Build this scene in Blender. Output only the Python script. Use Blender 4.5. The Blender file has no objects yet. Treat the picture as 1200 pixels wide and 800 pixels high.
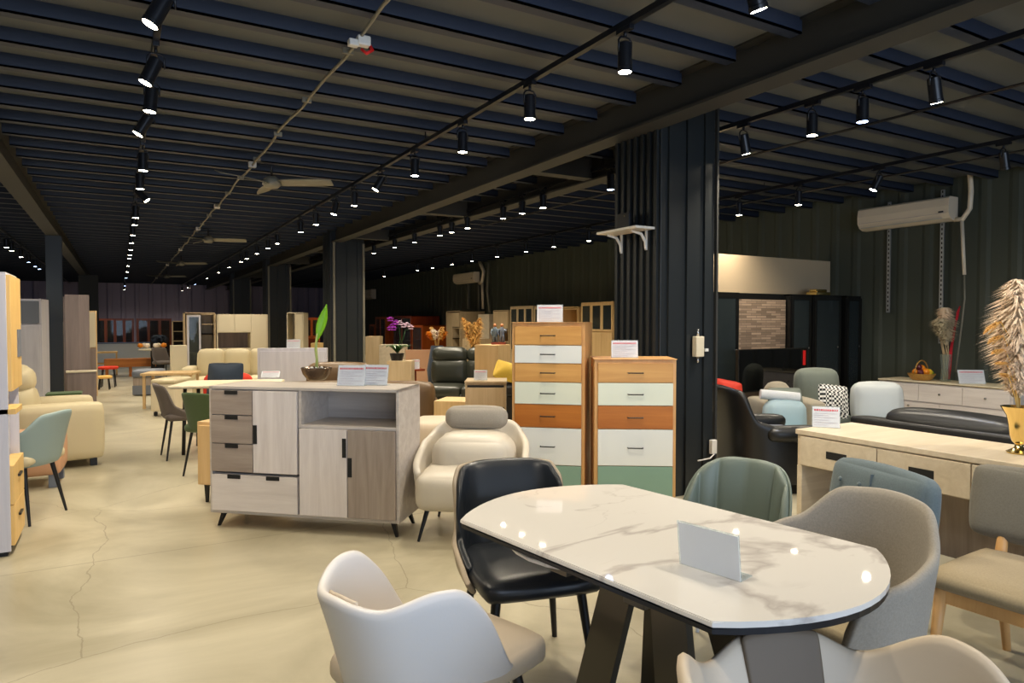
import bpy, bmesh, math, random
from mathutils import Vector, Matrix
random.seed(7)
PI = math.pi
C = bpy.context.scene.collection
SC = bpy.context.scene

# ------------------------------------------------------------ camera
FPX, HCAM, YAW, HZ = 800.0, 1.45, math.radians(29.9), 377.0
PT = math.atan((400 - HZ) / FPX)
cam = bpy.data.cameras.new('camera'); cam.sensor_width = 36; cam.lens = 36 * FPX / 1200
cam.clip_start = 0.05; cam.clip_end = 200
co = bpy.data.objects.new('camera', cam); C.objects.link(co)
co.location = (0, 0, HCAM); co.rotation_euler = (PI / 2 - PT, 0, -YAW)
SC.camera = co

# ------------------------------------------------------------ world, exposure
w = bpy.data.worlds.new('world'); SC.world = w; w.use_nodes = True
w.node_tree.nodes['Background'].inputs[0].default_value = (0.55, 0.7, 1.0, 1)
w.node_tree.nodes['Background'].inputs[1].default_value = 0.25
SC.view_settings.view_transform = 'Standard'; SC.view_settings.look = 'None'
SC.view_settings.gamma = 1; SC.view_settings.use_curve_mapping = False
SC.view_settings.exposure = 0.05
SC.cycles.use_denoising = True
SC.cycles.max_bounces = 6
SC.cycles.diffuse_bounces = 4
SC.cycles.sample_clamp_indirect = 4
SC.cycles.caustics_reflective = False
SC.cycles.caustics_refractive = False
SPOT_W = 92.0                      # power of a ceiling spot lamp
WARM = (1.0, 0.88, 0.69)
DAY_W = 330.0                      # daylight through the shop front behind the viewpoint
def day_light(name, loc, rot, sx, sy, power, col):
    l = bpy.data.lights.new(name, 'AREA'); l.shape = 'RECTANGLE'; l.size = sx; l.size_y = sy
    l.energy = power; l.color = col
    o = bpy.data.objects.new(name, l); o.location = loc; o.rotation_euler = rot; C.objects.link(o)
day_light('shop_front_daylight', (1.5, -4.6, 1.7), (math.radians(90), 0, 0), 8.0, 2.6, DAY_W, (0.66, 0.80, 1.0))

# ------------------------------------------------------------ picture measurements turned into places
def ray(u, v):
    x = (u - 600) / FPX; z = -(v - 400) / FPX
    y2 = math.cos(PT) + z * math.sin(PT); z2 = -math.sin(PT) + z * math.cos(PT)
    return x * math.cos(YAW) + y2 * math.sin(YAW), -x * math.sin(YAW) + y2 * math.cos(YAW), z2
def P(u, v, z=0.0):
    a, b, c = ray(u, v); t = (z - HCAM) / c
    return a * t, b * t
def zat(v, D):
    return HCAM + (HZ - v) * D / FPX
def at_depth(u, D):
    a, b, c = ray(u, HZ); return a * D, b * D
def front(u0, u1, D, rot):
    """left corner of a front at depth D and its width, for a front turned by rot"""
    L = at_depth(u0, D); k = (u1 - 600) / FPX
    cx, cy = math.cos(rot), math.sin(rot)
    lat = lambda X, Y: X * math.cos(YAW) - Y * math.sin(YAW)
    dep = lambda X, Y: X * math.sin(YAW) + Y * math.cos(YAW)
    t = (k * dep(*L) - lat(*L)) / (lat(cx, cy) - k * dep(cx, cy))
    return L, t

# ------------------------------------------------------------ materials
def lin(c):
    return tuple((x / 12.92 if x <= 0.04045 else ((x + 0.055) / 1.055) ** 2.4) for x in [v / 255 for v in c])
def mat(name, col, rough=0.5, metal=0.0, spec=0.5):
    m = bpy.data.materials.new(name); m.use_nodes = True
    b = m.node_tree.nodes['Principled BSDF']
    b.inputs['Base Color'].default_value = (*lin(col), 1)
    b.inputs['Roughness'].default_value = rough; b.inputs['Metallic'].default_value = metal
    b.inputs['Specular IOR Level'].default_value = spec
    return m
def nodes(m):
    return m.node_tree.nodes, m.node_tree.links, m.node_tree.nodes['Principled BSDF']
def coords(m, scale, rot=(0, 0, 0)):
    n, l, b = nodes(m)
    tc = n.new('ShaderNodeTexCoord'); mp = n.new('ShaderNodeMapping')
    mp.inputs['Scale'].default_value = scale; mp.inputs['Rotation'].default_value = rot
    l.new(tc.outputs['Object'], mp.inputs['Vector']); return mp.outputs['Vector']
def bump(m, vec, scale, strength, dist=0.002, detail=3):
    n, l, b = nodes(m)
    t = n.new('ShaderNodeTexNoise'); t.inputs['Scale'].default_value = scale; t.inputs['Detail'].default_value = detail
    l.new(vec, t.inputs['Vector'])
    bp = n.new('ShaderNodeBump'); bp.inputs['Strength'].default_value = strength; bp.inputs['Distance'].default_value = dist
    l.new(t.outputs['Fac'], bp.inputs['Height']); l.new(bp.outputs['Normal'], b.inputs['Normal'])
def wood(name, c1, c2, rough=0.45, grain='z', scale=6, spec=0.4):
    m = mat(name, c1, rough, spec=spec); n, l, b = nodes(m)
    s = {'z': (scale * 2.2, scale * 2.2, scale * 0.16), 'x': (scale * 0.16, scale * 2.2, scale * 2.2), 'y': (scale * 2.2, scale * 0.16, scale * 2.2)}[grain]
    v = coords(m, s)
    t = n.new('ShaderNodeTexNoise'); t.inputs['Scale'].default_value = 1.3; t.inputs['Detail'].default_value = 6
    t.inputs['Roughness'].default_value = 0.65; t.inputs['Distortion'].default_value = 0.6
    l.new(v, t.inputs['Vector'])
    r = n.new('ShaderNodeValToRGB'); r.color_ramp.elements[0].position = 0.3; r.color_ramp.elements[1].position = 0.72
    r.color_ramp.elements[0].color = (*lin(c2), 1); r.color_ramp.elements[1].color = (*lin(c1), 1)
    l.new(t.outputs['Fac'], r.inputs['Fac']); l.new(r.outputs['Color'], b.inputs['Base Color'])
    return m
def fabric(name, col, col2=None, rough=0.9):
    m = mat(name, col, rough, spec=0.2); n, l, b = nodes(m)
    v = coords(m, (1, 1, 1)); bump(m, v, 420, 0.35, 0.001)
    t = n.new('ShaderNodeTexNoise'); t.inputs['Scale'].default_value = 160; l.new(v, t.inputs['Vector'])
    r = n.new('ShaderNodeMix'); r.data_type = 'RGBA'
    c2 = col2 or tuple(int(x * 0.82) for x in col)
    r.inputs[6].default_value = (*lin(c2), 1); r.inputs[7].default_value = (*lin(col), 1)
    l.new(t.outputs['Fac'], r.inputs[0]); l.new(r.outputs[2], b.inputs['Base Color'])
    b.inputs['Sheen Weight'].default_value = 0.15
    return m
def leather(name, col, rough=0.42):
    m = mat(name, col, rough, spec=0.5); v = coords(m, (1, 1, 1)); bump(m, v, 130, 0.18, 0.001, 4); return m
def emit(name, col, s):
    m = mat(name, (0, 0, 0)); b = m.node_tree.nodes['Principled BSDF']
    b.inputs['Emission Color'].default_value = (*col, 1); b.inputs['Emission Strength'].default_value = s; return m
def glassy(name, col, alpha, rough=0.03):
    m = mat(name, col, rough); n, l, b = nodes(m)
    tr = n.new('ShaderNodeBsdfTransparent'); tr.inputs[0].default_value = (0.9, 0.95, 0.95, 1)
    mx = n.new('ShaderNodeMixShader'); mx.inputs[0].default_value = alpha
    out = [x for x in n if x.type == 'OUTPUT_MATERIAL'][0]
    l.new(tr.outputs[0], mx.inputs[1]); l.new(b.outputs[0], mx.inputs[2]); l.new(mx.outputs[0], out.inputs['Surface'])
    return m

M = {}
def floor_material():
    m = mat('concrete_floor', (205, 192, 152), 0.3, spec=0.45); n, l, b = nodes(m)
    v = coords(m, (1, 1, 1))
    t = n.new('ShaderNodeTexNoise'); t.inputs['Scale'].default_value = 0.7; t.inputs['Detail'].default_value = 8
    t.inputs['Roughness'].default_value = 0.6; t.inputs['Distortion'].default_value = 1.2
    l.new(v, t.inputs['Vector'])
    r = n.new('ShaderNodeValToRGB'); e = r.color_ramp.elements
    e[0].position = 0.32; e[0].color = (*lin((150, 142, 118)), 1); e[1].position = 0.68; e[1].color = (*lin((198, 190, 166)), 1)
    l.new(t.outputs['Fac'], r.inputs['Fac'])
    # hairline cracks
    nz = n.new('ShaderNodeTexNoise'); nz.inputs['Scale'].default_value = 1.6; nz.inputs['Detail'].default_value = 6
    l.new(v, nz.inputs['Vector'])
    add = n.new('ShaderNodeMix'); add.data_type = 'VECTOR'; add.inputs[0].default_value = 0.22
    l.new(v, add.inputs[4]); l.new(nz.outputs['Color'], add.inputs[5])
    vo = n.new('ShaderNodeTexVoronoi'); vo.feature = 'DISTANCE_TO_EDGE'; vo.inputs['Scale'].default_value = 0.62
    l.new(add.outputs[1], vo.inputs['Vector'])
    lt = n.new('ShaderNodeMath'); lt.operation = 'LESS_THAN'; lt.inputs[1].default_value = 0.0016
    l.new(vo.outputs['Distance'], lt.inputs[0])
    # saw cut joints
    sx = n.new('ShaderNodeSeparateXYZ'); l.new(v, sx.inputs[0])
    fr = n.new('ShaderNodeMath'); fr.operation = 'PINGPONG'; fr.inputs[1].default_value = 2.4
    l.new(sx.outputs['Y'], fr.inputs[0])
    l2 = n.new('ShaderNodeMath'); l2.operation = 'LESS_THAN'; l2.inputs[1].default_value = 0.006; l.new(fr.outputs[0], l2.inputs[0])
    mxx = n.new('ShaderNodeMath'); mxx.operation = 'MAXIMUM'; l.new(lt.outputs[0], mxx.inputs[0]); l.new(l2.outputs[0], mxx.inputs[1])
    sc_ = n.new('ShaderNodeMath'); sc_.operation = 'MULTIPLY'; sc_.inputs[1].default_value = 0.45; l.new(mxx.outputs[0], sc_.inputs[0])
    mix = n.new('ShaderNodeMix'); mix.data_type = 'RGBA'; mix.inputs[7].default_value = (*lin((110, 98, 78)), 1)
    l.new(sc_.outputs[0], mix.inputs[0]); l.new(r.outputs['Color'], mix.inputs[6]); l.new(mix.outputs[2], b.inputs['Base Color'])
    rr = n.new('ShaderNodeMapRange'); rr.inputs[3].default_value = 0.22; rr.inputs[4].default_value = 0.42
    l.new(t.outputs['Fac'], rr.inputs[0]); l.new(rr.outputs[0], b.inputs['Roughness'])
    return m
def marble_material():
    m = mat('white_marble', (232, 228, 224), 0.03, spec=0.6); n, l, b = nodes(m)
    v = coords(m, (1, 1, 1))
    def vein(scale, rot, dist, width):
        mp = n.new('ShaderNodeMapping'); mp.inputs['Rotation'].default_value = (0, 0, rot); mp.inputs['Scale'].default_value = (1, 0.45, 1); l.new(v, mp.inputs['Vector'])
        t = n.new('ShaderNodeTexNoise'); t.inputs['Scale'].default_value = scale; t.inputs['Detail'].default_value = 7
        t.inputs['Distortion'].default_value = dist; t.inputs['Roughness'].default_value = 0.5
        l.new(mp.outputs[0], t.inputs['Vector'])
        s = n.new('ShaderNodeMath'); s.operation = 'SUBTRACT'; s.inputs[1].default_value = 0.5; l.new(t.outputs['Fac'], s.inputs[0])
        a = n.new('ShaderNodeMath'); a.operation = 'ABSOLUTE'; l.new(s.outputs[0], a.inputs[0])
        r = n.new('ShaderNodeMapRange'); r.inputs[1].default_value = 0.0; r.inputs[2].default_value = width; r.inputs[3].default_value = 1; r.inputs[4].default_value = 0
        l.new(a.outputs[0], r.inputs[0]); return r.outputs[0]
    v1 = vein(1.1, 0.7, 0.7, 0.014); v2 = vein(2.2, -0.5, 0.9, 0.009)
    msk = n.new('ShaderNodeTexNoise'); msk.inputs['Scale'].default_value = 2.0; l.new(v, msk.inputs['Vector'])
    mr = n.new('ShaderNodeMapRange'); mr.inputs[1].default_value = 0.42; mr.inputs[2].default_value = 0.62; l.new(msk.outputs['Fac'], mr.inputs[0])
    h = n.new('ShaderNodeMath'); h.operation = 'MULTIPLY'; l.new(v2, h.inputs[0]); l.new(mr.outputs[0], h.inputs[1])
    mx = n.new('ShaderNodeMath'); mx.operation = 'MAXIMUM'; l.new(v1, mx.inputs[0]); l.new(h.outputs[0], mx.inputs[1])
    sc_ = n.new('ShaderNodeMath'); sc_.operation = 'MULTIPLY'; sc_.inputs[1].default_value = 0.6; l.new(mx.outputs[0], sc_.inputs[0])
    mix = n.new('ShaderNodeMix'); mix.data_type = 'RGBA'; mix.inputs[6].default_value = (*lin((232, 228, 222)), 1); mix.inputs[7].default_value = (*lin((168, 158, 154)), 1)
    l.new(sc_.outputs[0], mix.inputs[0]); l.new(mix.outputs[2], b.inputs['Base Color'])
    return m
def stone_material():
    m = mat('stacked_stone', (150, 135, 120), 0.85); n, l, b = nodes(m)
    v = coords(m, (1, 1, 1), (math.radians(90), 0, 0))
    br = n.new('ShaderNodeTexBrick'); br.inputs['Scale'].default_value = 3.2; br.inputs['Brick Width'].default_value = 0.6
    br.inputs['Row Height'].default_value = 0.1; br.inputs['Mortar Size'].default_value = 0.008
    br.inputs['Color1'].default_value = (*lin((176, 150, 126)), 1); br.inputs['Color2'].default_value = (*lin((118, 98, 80)), 1)
    br.inputs['Mortar'].default_value = (*lin((90, 82, 74)), 1)
    l.new(v, br.inputs['Vector']); l.new(br.outputs['Color'], b.inputs['Base Color'])
    bp = n.new('ShaderNodeBump'); bp.inputs['Strength'].default_value = 0.6; bp.inputs['Distance'].default_value = 0.01
    l.new(br.outputs['Fac'], bp.inputs['Height']); bp.invert = True; l.new(bp.outputs['Normal'], b.inputs['Normal'])
    return m
def check_material():
    m = mat('houndstooth', (240, 240, 240), 0.9); n, l, b = nodes(m)
    v = coords(m, (1, 1, 1), (0, 0, 0))
    ck = n.new('ShaderNodeTexChecker'); ck.inputs['Scale'].default_value = 42
    ck.inputs['Color1'].default_value = (*lin((238, 236, 230)), 1); ck.inputs['Color2'].default_value = (*lin((25, 26, 28)), 1)
    l.new(v, ck.inputs['Vector']); l.new(ck.outputs['Color'], b.inputs['Base Color']); return m
M['floor'] = floor_material(); M['marble'] = marble_material(); M['stone'] = stone_material(); M['hound'] = check_material()
M['black_sheet'] = mat('black_corrugated_sheet', (66, 72, 64), 0.6)
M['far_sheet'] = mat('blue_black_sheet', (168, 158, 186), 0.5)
M['deck'] = mat('ceiling_deck', (98, 102, 106), 0.7)
M['joist'] = mat('ceiling_joist', (42, 51, 70), 0.5)
M['beam'] = mat('black_beam', (50, 50, 48), 0.6)
M['col_paint'] = mat('black_column_paint', (34, 38, 40), 0.4)
M['black_metal'] = mat('black_metal', (28, 29, 32), 0.38, 0.3)
M['table_metal'] = mat('bronze_grey_metal', (92, 88, 80), 0.3, 0.5)
M['lamp_black'] = mat('lamp_black', (30, 32, 38), 0.3, 0.3)
M['lamp_on'] = emit('lamp_glow', (1.0, 0.86, 0.62), 60)
M['lamp_on_blue'] = emit('lamp_glow_cool', (0.45, 0.6, 1.0), 26)
M['conduit'] = mat('grey_conduit', (130, 126, 112), 0.5)
M['white_plastic'] = mat('white_plastic', (225, 222, 214), 0.4)
M['ac_white'] = mat('ac_white', (232, 218, 196), 0.35)
M['steel'] = mat('perforated_steel', (170, 175, 180), 0.4, 0.6)
M['dark'] = mat('dark_recess', (18, 18, 18), 0.7)
# furniture
M['ash'] = wood('pale_ash', (232, 224, 220), (208, 198, 194), grain='z')
M['ash_h'] = wood('pale_ash_across', (232, 224, 218), (208, 198, 192), grain='x')
M['taupe'] = wood('taupe_wood', (172, 158, 146), (142, 128, 118), grain='z')
M['taupe_h'] = wood('taupe_wood_across', (172, 158, 146), (144, 130, 120), grain='x')
M['greige'] = wood('greige_wood', (206, 198, 190), (182, 172, 164), grain='x')
M['oak'] = wood('honey_oak', (216, 166, 98), (190, 136, 72), grain='x', scale=4)
M['oak_v'] = wood('honey_oak_upright', (222, 176, 118), (200, 150, 92), grain='z', scale=4)
M['oak_dark'] = wood('amber_oak', (190, 118, 46), (160, 90, 30), grain='x', scale=4)
M['paint_white'] = mat('white_lacquer', (226, 228, 224), 0.35)
M['paint_cream'] = mat('pale_green_white_lacquer', (220, 224, 206), 0.35)
M['paint_green'] = mat('sage_green_lacquer', (128, 160, 142), 0.35)
M['light_wood'] = wood('light_maple', (222, 190, 140), (204, 168, 116), grain='z')
M['console_wood'] = wood('console_ash', (216, 202, 178), (196, 180, 154), grain='y')
M['beige_wood'] = wood('beige_wood', (204, 182, 146), (184, 160, 124), grain='z')
M['orange_wood'] = wood('orange_teak', (208, 106, 42), (176, 80, 28), grain='z', rough=0.3)
M['red_wood'] = wood('red_mahogany', (150, 66, 34), (112, 46, 22), grain='z', rough=0.3)
M['grey_wood'] = wood('grey_brown_oak', (146, 130, 122), (112, 98, 92), grain='z', scale=3)
M['lilac_white'] = wood('white_ash_laminate', (206, 204, 212), (190, 188, 198), grain='z')
M['yellow_wood'] = wood('yellow_beech', (224, 188, 122), (208, 168, 98), grain='z')
M['cream_cab'] = mat('cream_laminate', (218, 206, 178), 0.5)
M['slate'] = mat('slate_grey_panel', (108, 114, 126), 0.5)
M['cream_leather'] = leather('cream_leather', (204, 196, 182))
M['white_leather'] = leather('white_leather', (226, 222, 220), 0.5)
M['beige_leather'] = leather('beige_leather', (214, 198, 176), 0.5)
M['brownpad'] = leather('taupe_suede', (112, 98, 82), 0.6)
M['black_leather'] = leather('blue_black_leather', (34, 38, 44), 0.33)
M['sofa_black'] = leather('black_leather', (26, 27, 28), 0.38)
M['sofa_green_black'] = leather('green_black_leather', (46, 48, 40), 0.34)
M['tan_shell'] = leather('grey_tan_shell', (168, 152, 130), 0.5)
M['sage'] = leather('sage_grey_leather', (108, 120, 112), 0.45)
M['sage_chair'] = leather('soft_sage_leather', (138, 156, 154), 0.5)
M['stone_fabric'] = fabric('stone_grey_fabric', (168, 160, 148))
M['seat_beige'] = fabric('warm_beige_fabric', (190, 174, 142))
M['tuft'] = fabric('slate_blue_fabric', (104, 118, 124))
M['pad_grey'] = fabric('grey_wool', (126, 122, 112))
M['pad_beige'] = fabric('beige_wool', (170, 154, 124))
M['brown_leather'] = leather('olive_brown_leather', (98, 76, 50), 0.45)
M['caramel'] = leather('caramel_leather', (196, 150, 116), 0.5)
M['cream_sofa'] = leather('cream_sofa_leather', (206, 192, 156), 0.5)
M['grey_chair'] = fabric('warm_grey_fabric', (112, 102, 96))
M['green_fab'] = fabric('green_fabric', (86, 106, 70))
M['light_blue'] = leather('pale_blue_leather', (168, 192, 200), 0.5)
M['lt_grey_leather'] = leather('light_grey_leather', (196, 202, 204), 0.5)
M['beige_sofa'] = fabric('beige_sofa_fabric', (176, 166, 146))
M['green_grey'] = fabric('green_grey_fabric', (132, 140, 130))
M['red'] = mat('red_cloth', (206, 50, 24), 0.8)
M['navy'] = fabric('navy_cloth', (52, 62, 76))
M['yellow'] = fabric('yellow_cloth', (226, 186, 70))
M['white_cloth'] = fabric('white_cloth', (236, 238, 240))
M['paper'] = mat('white_paper', (240, 234, 240), 0.7)
M['red_print'] = mat('red_print', (205, 90, 100), 0.7)
M['grey_print'] = mat('grey_print', (176, 168, 178), 0.7)
M['acrylic'] = glassy('clear_acrylic', (235, 240, 245), 0.22)
M['glass'] = glassy('cabinet_glass', (70, 78, 80), 0.3)
M['vase_glass'] = glassy('vase_glass', (190, 198, 190), 0.15)
M['gold'] = mat('polished_gold', (236, 206, 134), 0.15, 1.0)
M['chrome'] = mat('chrome', (210, 210, 212), 0.2, 1.0)
M['bronze'] = mat('bronze_bowl', (106, 90, 76), 0.25, 0.7)
M['pampas'] = mat('pampas_plume', (255, 236, 212), 0.9)
M['pampas_gold'] = mat('golden_dried_grass', (238, 190, 108), 0.9)
M['leaf'] = mat('fresh_green_leaf', (122, 186, 30), 0.4)
M['leaf_dark'] = mat('dark_green_leaf', (48, 84, 34), 0.4)
M['stem_pale'] = mat('pale_green_stem', (176, 190, 110), 0.5)
M['soil'] = mat('dark_soil', (40, 34, 28), 0.9)
M['purple'] = mat('purple_petal', (176, 50, 190), 0.6)
M['pink_white'] = mat('pinkish_white_petal', (238, 206, 226), 0.6)
M['white_metal'] = mat('white_metal', (220, 224, 232), 0.35, 0.2)
M['black_glass'] = mat('glossy_black_screen', (8, 8, 9), 0.05)
M['black_cab'] = mat('black_lacquer', (22, 22, 21), 0.25)
M['partition'] = mat('beige_partition', (200, 178, 146), 0.7)
M['orange_fruit'] = mat('orange_fruit', (236, 140, 20), 0.45)
M['yellow_fruit'] = mat('yellow_fruit', (236, 196, 50), 0.45)
M['dark_fruit'] = mat('dark_purple_fruit', (92, 34, 44), 0.4)
M['green_fruit'] = mat('green_fruit', (140, 176, 60), 0.45)
M['wicker'] = wood('wicker', (206, 160, 84), (160, 112, 48), grain='x', scale=30)
M['grey_marble'] = mat('pale_grey_stone', (206, 208, 206), 0.4)
M['red_stem'] = mat('red_dried_stem', (196, 24, 40), 0.7)
M['blue_edge'] = mat('blue_edge_tape', (40, 60, 170), 0.5)
M['denim'] = mat('blue_grey_figure', (96, 110, 120), 0.5)
M['terracotta'] = mat('terracotta_figure', (190, 120, 70), 0.5)
M['red_label'] = mat('red_label', (214, 20, 20), 0.6)

# ------------------------------------------------------------ mesh builder
class MB:
    def __init__(self): self.bm = bmesh.new()
    def _bev(self, vs, r, seg=2):
        if r <= 0: return
        es = list({e for v in vs for e in v.link_edges})
        bmesh.ops.bevel(self.bm, geom=es, offset=r, segments=seg, affect='EDGES', profile=0.5)
    def box(self, x0, x1, y0, y1, z0, z1, r=0.0, seg=2, mtx=None):
        ret = bmesh.ops.create_cube(self.bm, size=1.0); vs = ret['verts']
        for v in vs:
            v.co = Vector((x0 + (v.co.x + .5) * (x1 - x0), y0 + (v.co.y + .5) * (y1 - y0), z0 + (v.co.z + .5) * (z1 - z0)))
            if mtx: v.co = mtx @ v.co
        self._bev(vs, min(r, abs(x1 - x0) * .45, abs(y1 - y0) * .45, abs(z1 - z0) * .45), seg)
        return self
    def soft(self, c, s, r=0.05, puff=0.0, n=10, mtx=None, taper=0.0):
        """a cushion: rounded box with bulging faces"""
        hx, hy, hz = s[0] / 2, s[1] / 2, s[2] / 2
        r = min(r, hx, hy, hz)
        grid = {}
        def pt(a, b, c_):
            k = (round(a, 4), round(b, 4), round(c_, 4))
            if k in grid: return grid[k]
            q = Vector((a * hx, b * hy, c_ * hz))
            inner = Vector((max(-hx + r, min(hx - r, q.x)), max(-hy + r, min(hy - r, q.y)), max(-hz + r, min(hz - r, q.z))))
            d = q - inner
            if d.length > 1e-9: q = inner + d.normalized() * r
            fa, fb, fc = 1 - a * a, 1 - b * b, 1 - c_ * c_
            if puff:
                q.x += math.copysign(puff, a) * (abs(a) ** 6) * fb * fc
                q.y += math.copysign(puff, b) * (abs(b) ** 6) * fa * fc
                q.z += math.copysign(puff, c_) * (abs(c_) ** 6) * fa * fb
            if taper: q.x *= 1 + taper * (q.z / hz); 
            q += Vector(c)
            if mtx: q = mtx @ q
            grid[k] = self.bm.verts.new(q); return grid[k]
        def warp(t):    # denser near the edges
            return math.sin(t * PI / 2)
        ts = [warp(-1 + 2 * i / n) for i in range(n + 1)]
        for ax in range(3):
            for sgn in (-1, 1):
                for i in range(n):
                    for j in range(n):
                        q = []
                        for (p, o) in ((ts[i], ts[j]), (ts[i + 1], ts[j]), (ts[i + 1], ts[j + 1]), (ts[i], ts[j + 1])):
                            a = [0, 0, 0]; a[ax] = sgn; a[(ax + 1) % 3] = p; a[(ax + 2) % 3] = o
                            q.append(pt(*a))
                        if sgn < 0: q.reverse()
                        if len(set(q)) == 4:
                            try: self.bm.faces.new(q)
                            except ValueError: pass
        return self
    def tube(self, pts, rad, n=8, caps=True):
        pts = [Vector(p) for p in pts]; m = len(pts)
        rads = rad if isinstance(rad, (list, tuple)) else [rad] * m
        rings = []; up = None
        for i, p in enumerate(pts):
            d = (pts[min(i + 1, m - 1)] - pts[max(i - 1, 0)])
            if d.length < 1e-9: d = Vector((0, 0, 1))
            d.normalize()
            if up is None:
                up = Vector((0, 0, 1)) if abs(d.z) < .9 else Vector((1, 0, 0))
            a = d.cross(up)
            if a.length < 1e-6: a = d.cross(Vector((0, 1, 0)))
            a.normalize(); b = a.cross(d).normalized(); up = b
            rings.append([self.bm.verts.new(p + a * math.cos(2 * PI * k / n) * rads[i] + b * math.sin(2 * PI * k / n) * rads[i]) for k in range(n)])
        for i in range(m - 1):
            for k in range(n):
                self.bm.faces.new((rings[i][k], rings[i][(k + 1) % n], rings[i + 1][(k + 1) % n], rings[i + 1][k]))
        if caps:
            self.bm.faces.new(list(reversed(rings[0]))); self.bm.faces.new(rings[-1])
        return self
    def lathe(self, prof, n=24, c=(0, 0, 0)):
        rings = []
        for r, z in prof:
            if r < 1e-5: rings.append([self.bm.verts.new((c[0], c[1], c[2] + z))])
            else: rings.append([self.bm.verts.new((c[0] + r * math.cos(2 * PI * k / n), c[1] + r * math.sin(2 * PI * k / n), c[2] + z)) for k in range(n)])
        for i in range(len(rings) - 1):
            A, B_ = rings[i], rings[i + 1]
            for k in range(n):
                if len(A) == 1 and len(B_) == 1: break
                if len(A) == 1: self.bm.faces.new((A[0], B_[k], B_[(k + 1) % n]))
                elif len(B_) == 1: self.bm.faces.new((A[k], A[(k + 1) % n], B_[0]))
                else: self.bm.faces.new((A[k], A[(k + 1) % n], B_[(k + 1) % n], B_[k]))
        return self
    def prism(self, out, z0, z1, r=0.0, mtx=None):
        a = [self.bm.verts.new((p[0], p[1], z0)) for p in out]; b = [self.bm.verts.new((p[0], p[1], z1)) for p in out]
        n = len(out)
        self.bm.faces.new(list(reversed(a))); self.bm.faces.new(b)
        for k in range(n): self.bm.faces.new((a[k], a[(k + 1) % n], b[(k + 1) % n], b[k]))
        if r:
            es = [e for e in {e for v in a + b for e in v.link_edges} if abs(e.verts[0].co.z - e.verts[1].co.z) < 1e-6]
            bmesh.ops.bevel(self.bm, geom=es, offset=r, segments=2, affect='EDGES')
        if mtx:
            for v in a + b: v.co = mtx @ v.co
        return self
    def bar(self, p, q, w0, w1, d0=None, d1=None):
        """four-sided tapered bar; w along x, d along y"""
        d0 = d0 or w0; d1 = d1 or w1
        A = [self.bm.verts.new((p[0] + sx * w0 / 2, p[1] + sy * d0 / 2, p[2])) for sx, sy in ((-1, -1), (1, -1), (1, 1), (-1, 1))]
        B_ = [self.bm.verts.new((q[0] + sx * w1 / 2, q[1] + sy * d1 / 2, q[2])) for sx, sy in ((-1, -1), (1, -1), (1, 1), (-1, 1))]
        for k in range(4): self.bm.faces.new((A[k], A[(k + 1) % 4], B_[(k + 1) % 4], B_[k]))
        self.bm.faces.new(list(reversed(A))); self.bm.faces.new(B_)
        return self
    def sheet(self, f, nu, nv, th):
        """closed thick sheet over f(s,t) -> point, thickened along its normal by th (may be a function)"""
        g = [[Vector(f(i / nu, j / nv)) for j in range(nv + 1)] for i in range(nu + 1)]
        def nrm(i, j):
            a = g[min(i + 1, nu)][j] - g[max(i - 1, 0)][j]; b = g[i][min(j + 1, nv)] - g[i][max(j - 1, 0)]
            c = a.cross(b)
            return c.normalized() if c.length > 1e-9 else Vector((0, 0, 1))
        F = [[self.bm.verts.new(g[i][j]) for j in range(nv + 1)] for i in range(nu + 1)]
        G = []
        for i in range(nu + 1):
            row = []
            for j in range(nv + 1):
                t = th(i / nu, j / nv) if callable(th) else th
                row.append(self.bm.verts.new(g[i][j] + nrm(i, j) * t))
            G.append(row)
        for i in range(nu):
            for j in range(nv):
                self.bm.faces.new((F[i][j], F[i][j + 1], F[i + 1][j + 1], F[i + 1][j]))
                self.bm.faces.new((G[i][j], G[i + 1][j], G[i + 1][j + 1], G[i][j + 1]))
        for i in range(nu):
            self.bm.faces.new((F[i][0], F[i + 1][0], G[i + 1][0], G[i][0]))
            self.bm.faces.new((F[i + 1][nv], F[i][nv], G[i][nv], G[i + 1][nv]))
        for j in range(nv):
            self.bm.faces.new((F[0][j + 1], F[0][j], G[0][j], G[0][j + 1]))
            self.bm.faces.new((F[nu][j], F[nu][j + 1], G[nu][j + 1], G[nu][j]))
        return self
    def build(self, name, m, parent=None, smooth=False, sub=0, angle=None):
        me = bpy.data.meshes.new(name)
        bmesh.ops.recalc_face_normals(self.bm, faces=self.bm.faces)
        self.bm.to_mesh(me); self.bm.free()
        if smooth: me.shade_smooth()
        o = bpy.data.objects.new(name, me); C.objects.link(o)
        if smooth and angle:
            me.set_sharp_from_angle(angle=math.radians(angle))
        me.materials.append(M[m] if isinstance(m, str) else m)
        if sub:
            md = o.modifiers.new('smooth', 'SUBSURF'); md.levels = sub; md.render_levels = sub
        if parent: o.parent = parent
        return o
def tag(o, label=None, cat=None, group=None, kind=None):
    if label: o['label'] = label
    if cat: o['category'] = cat
    if group: o['group'] = group
    if kind: o['kind'] = kind
    return o
def thing(name, label, cat, loc, rot=0.0, group=None):
    o = bpy.data.objects.new(name, None); C.objects.link(o); o.empty_display_size = 0.1
    o.location = (loc[0], loc[1], loc[2] if len(loc) > 2 else 0.0); o.rotation_euler = (0, 0, rot)
    return tag(o, label, cat, group)
def struct(o):
    o['kind'] = 'structure'; return o
def kids(o): return list(o.children)
def dup(o, loc=None, rot=None, label=None, parent=None):
    c = o.copy(); C.objects.link(c)
    if parent: c.parent = parent
    if loc is not None: c.location = (loc[0], loc[1], loc[2] if len(loc) > 2 else 0.0)
    if rot is not None: c.rotation_euler = (0, 0, rot)
    if label: c['label'] = label
    for k in kids(o):
        if k.type != 'LIGHT': dup(k, parent=c)
    return c

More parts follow.
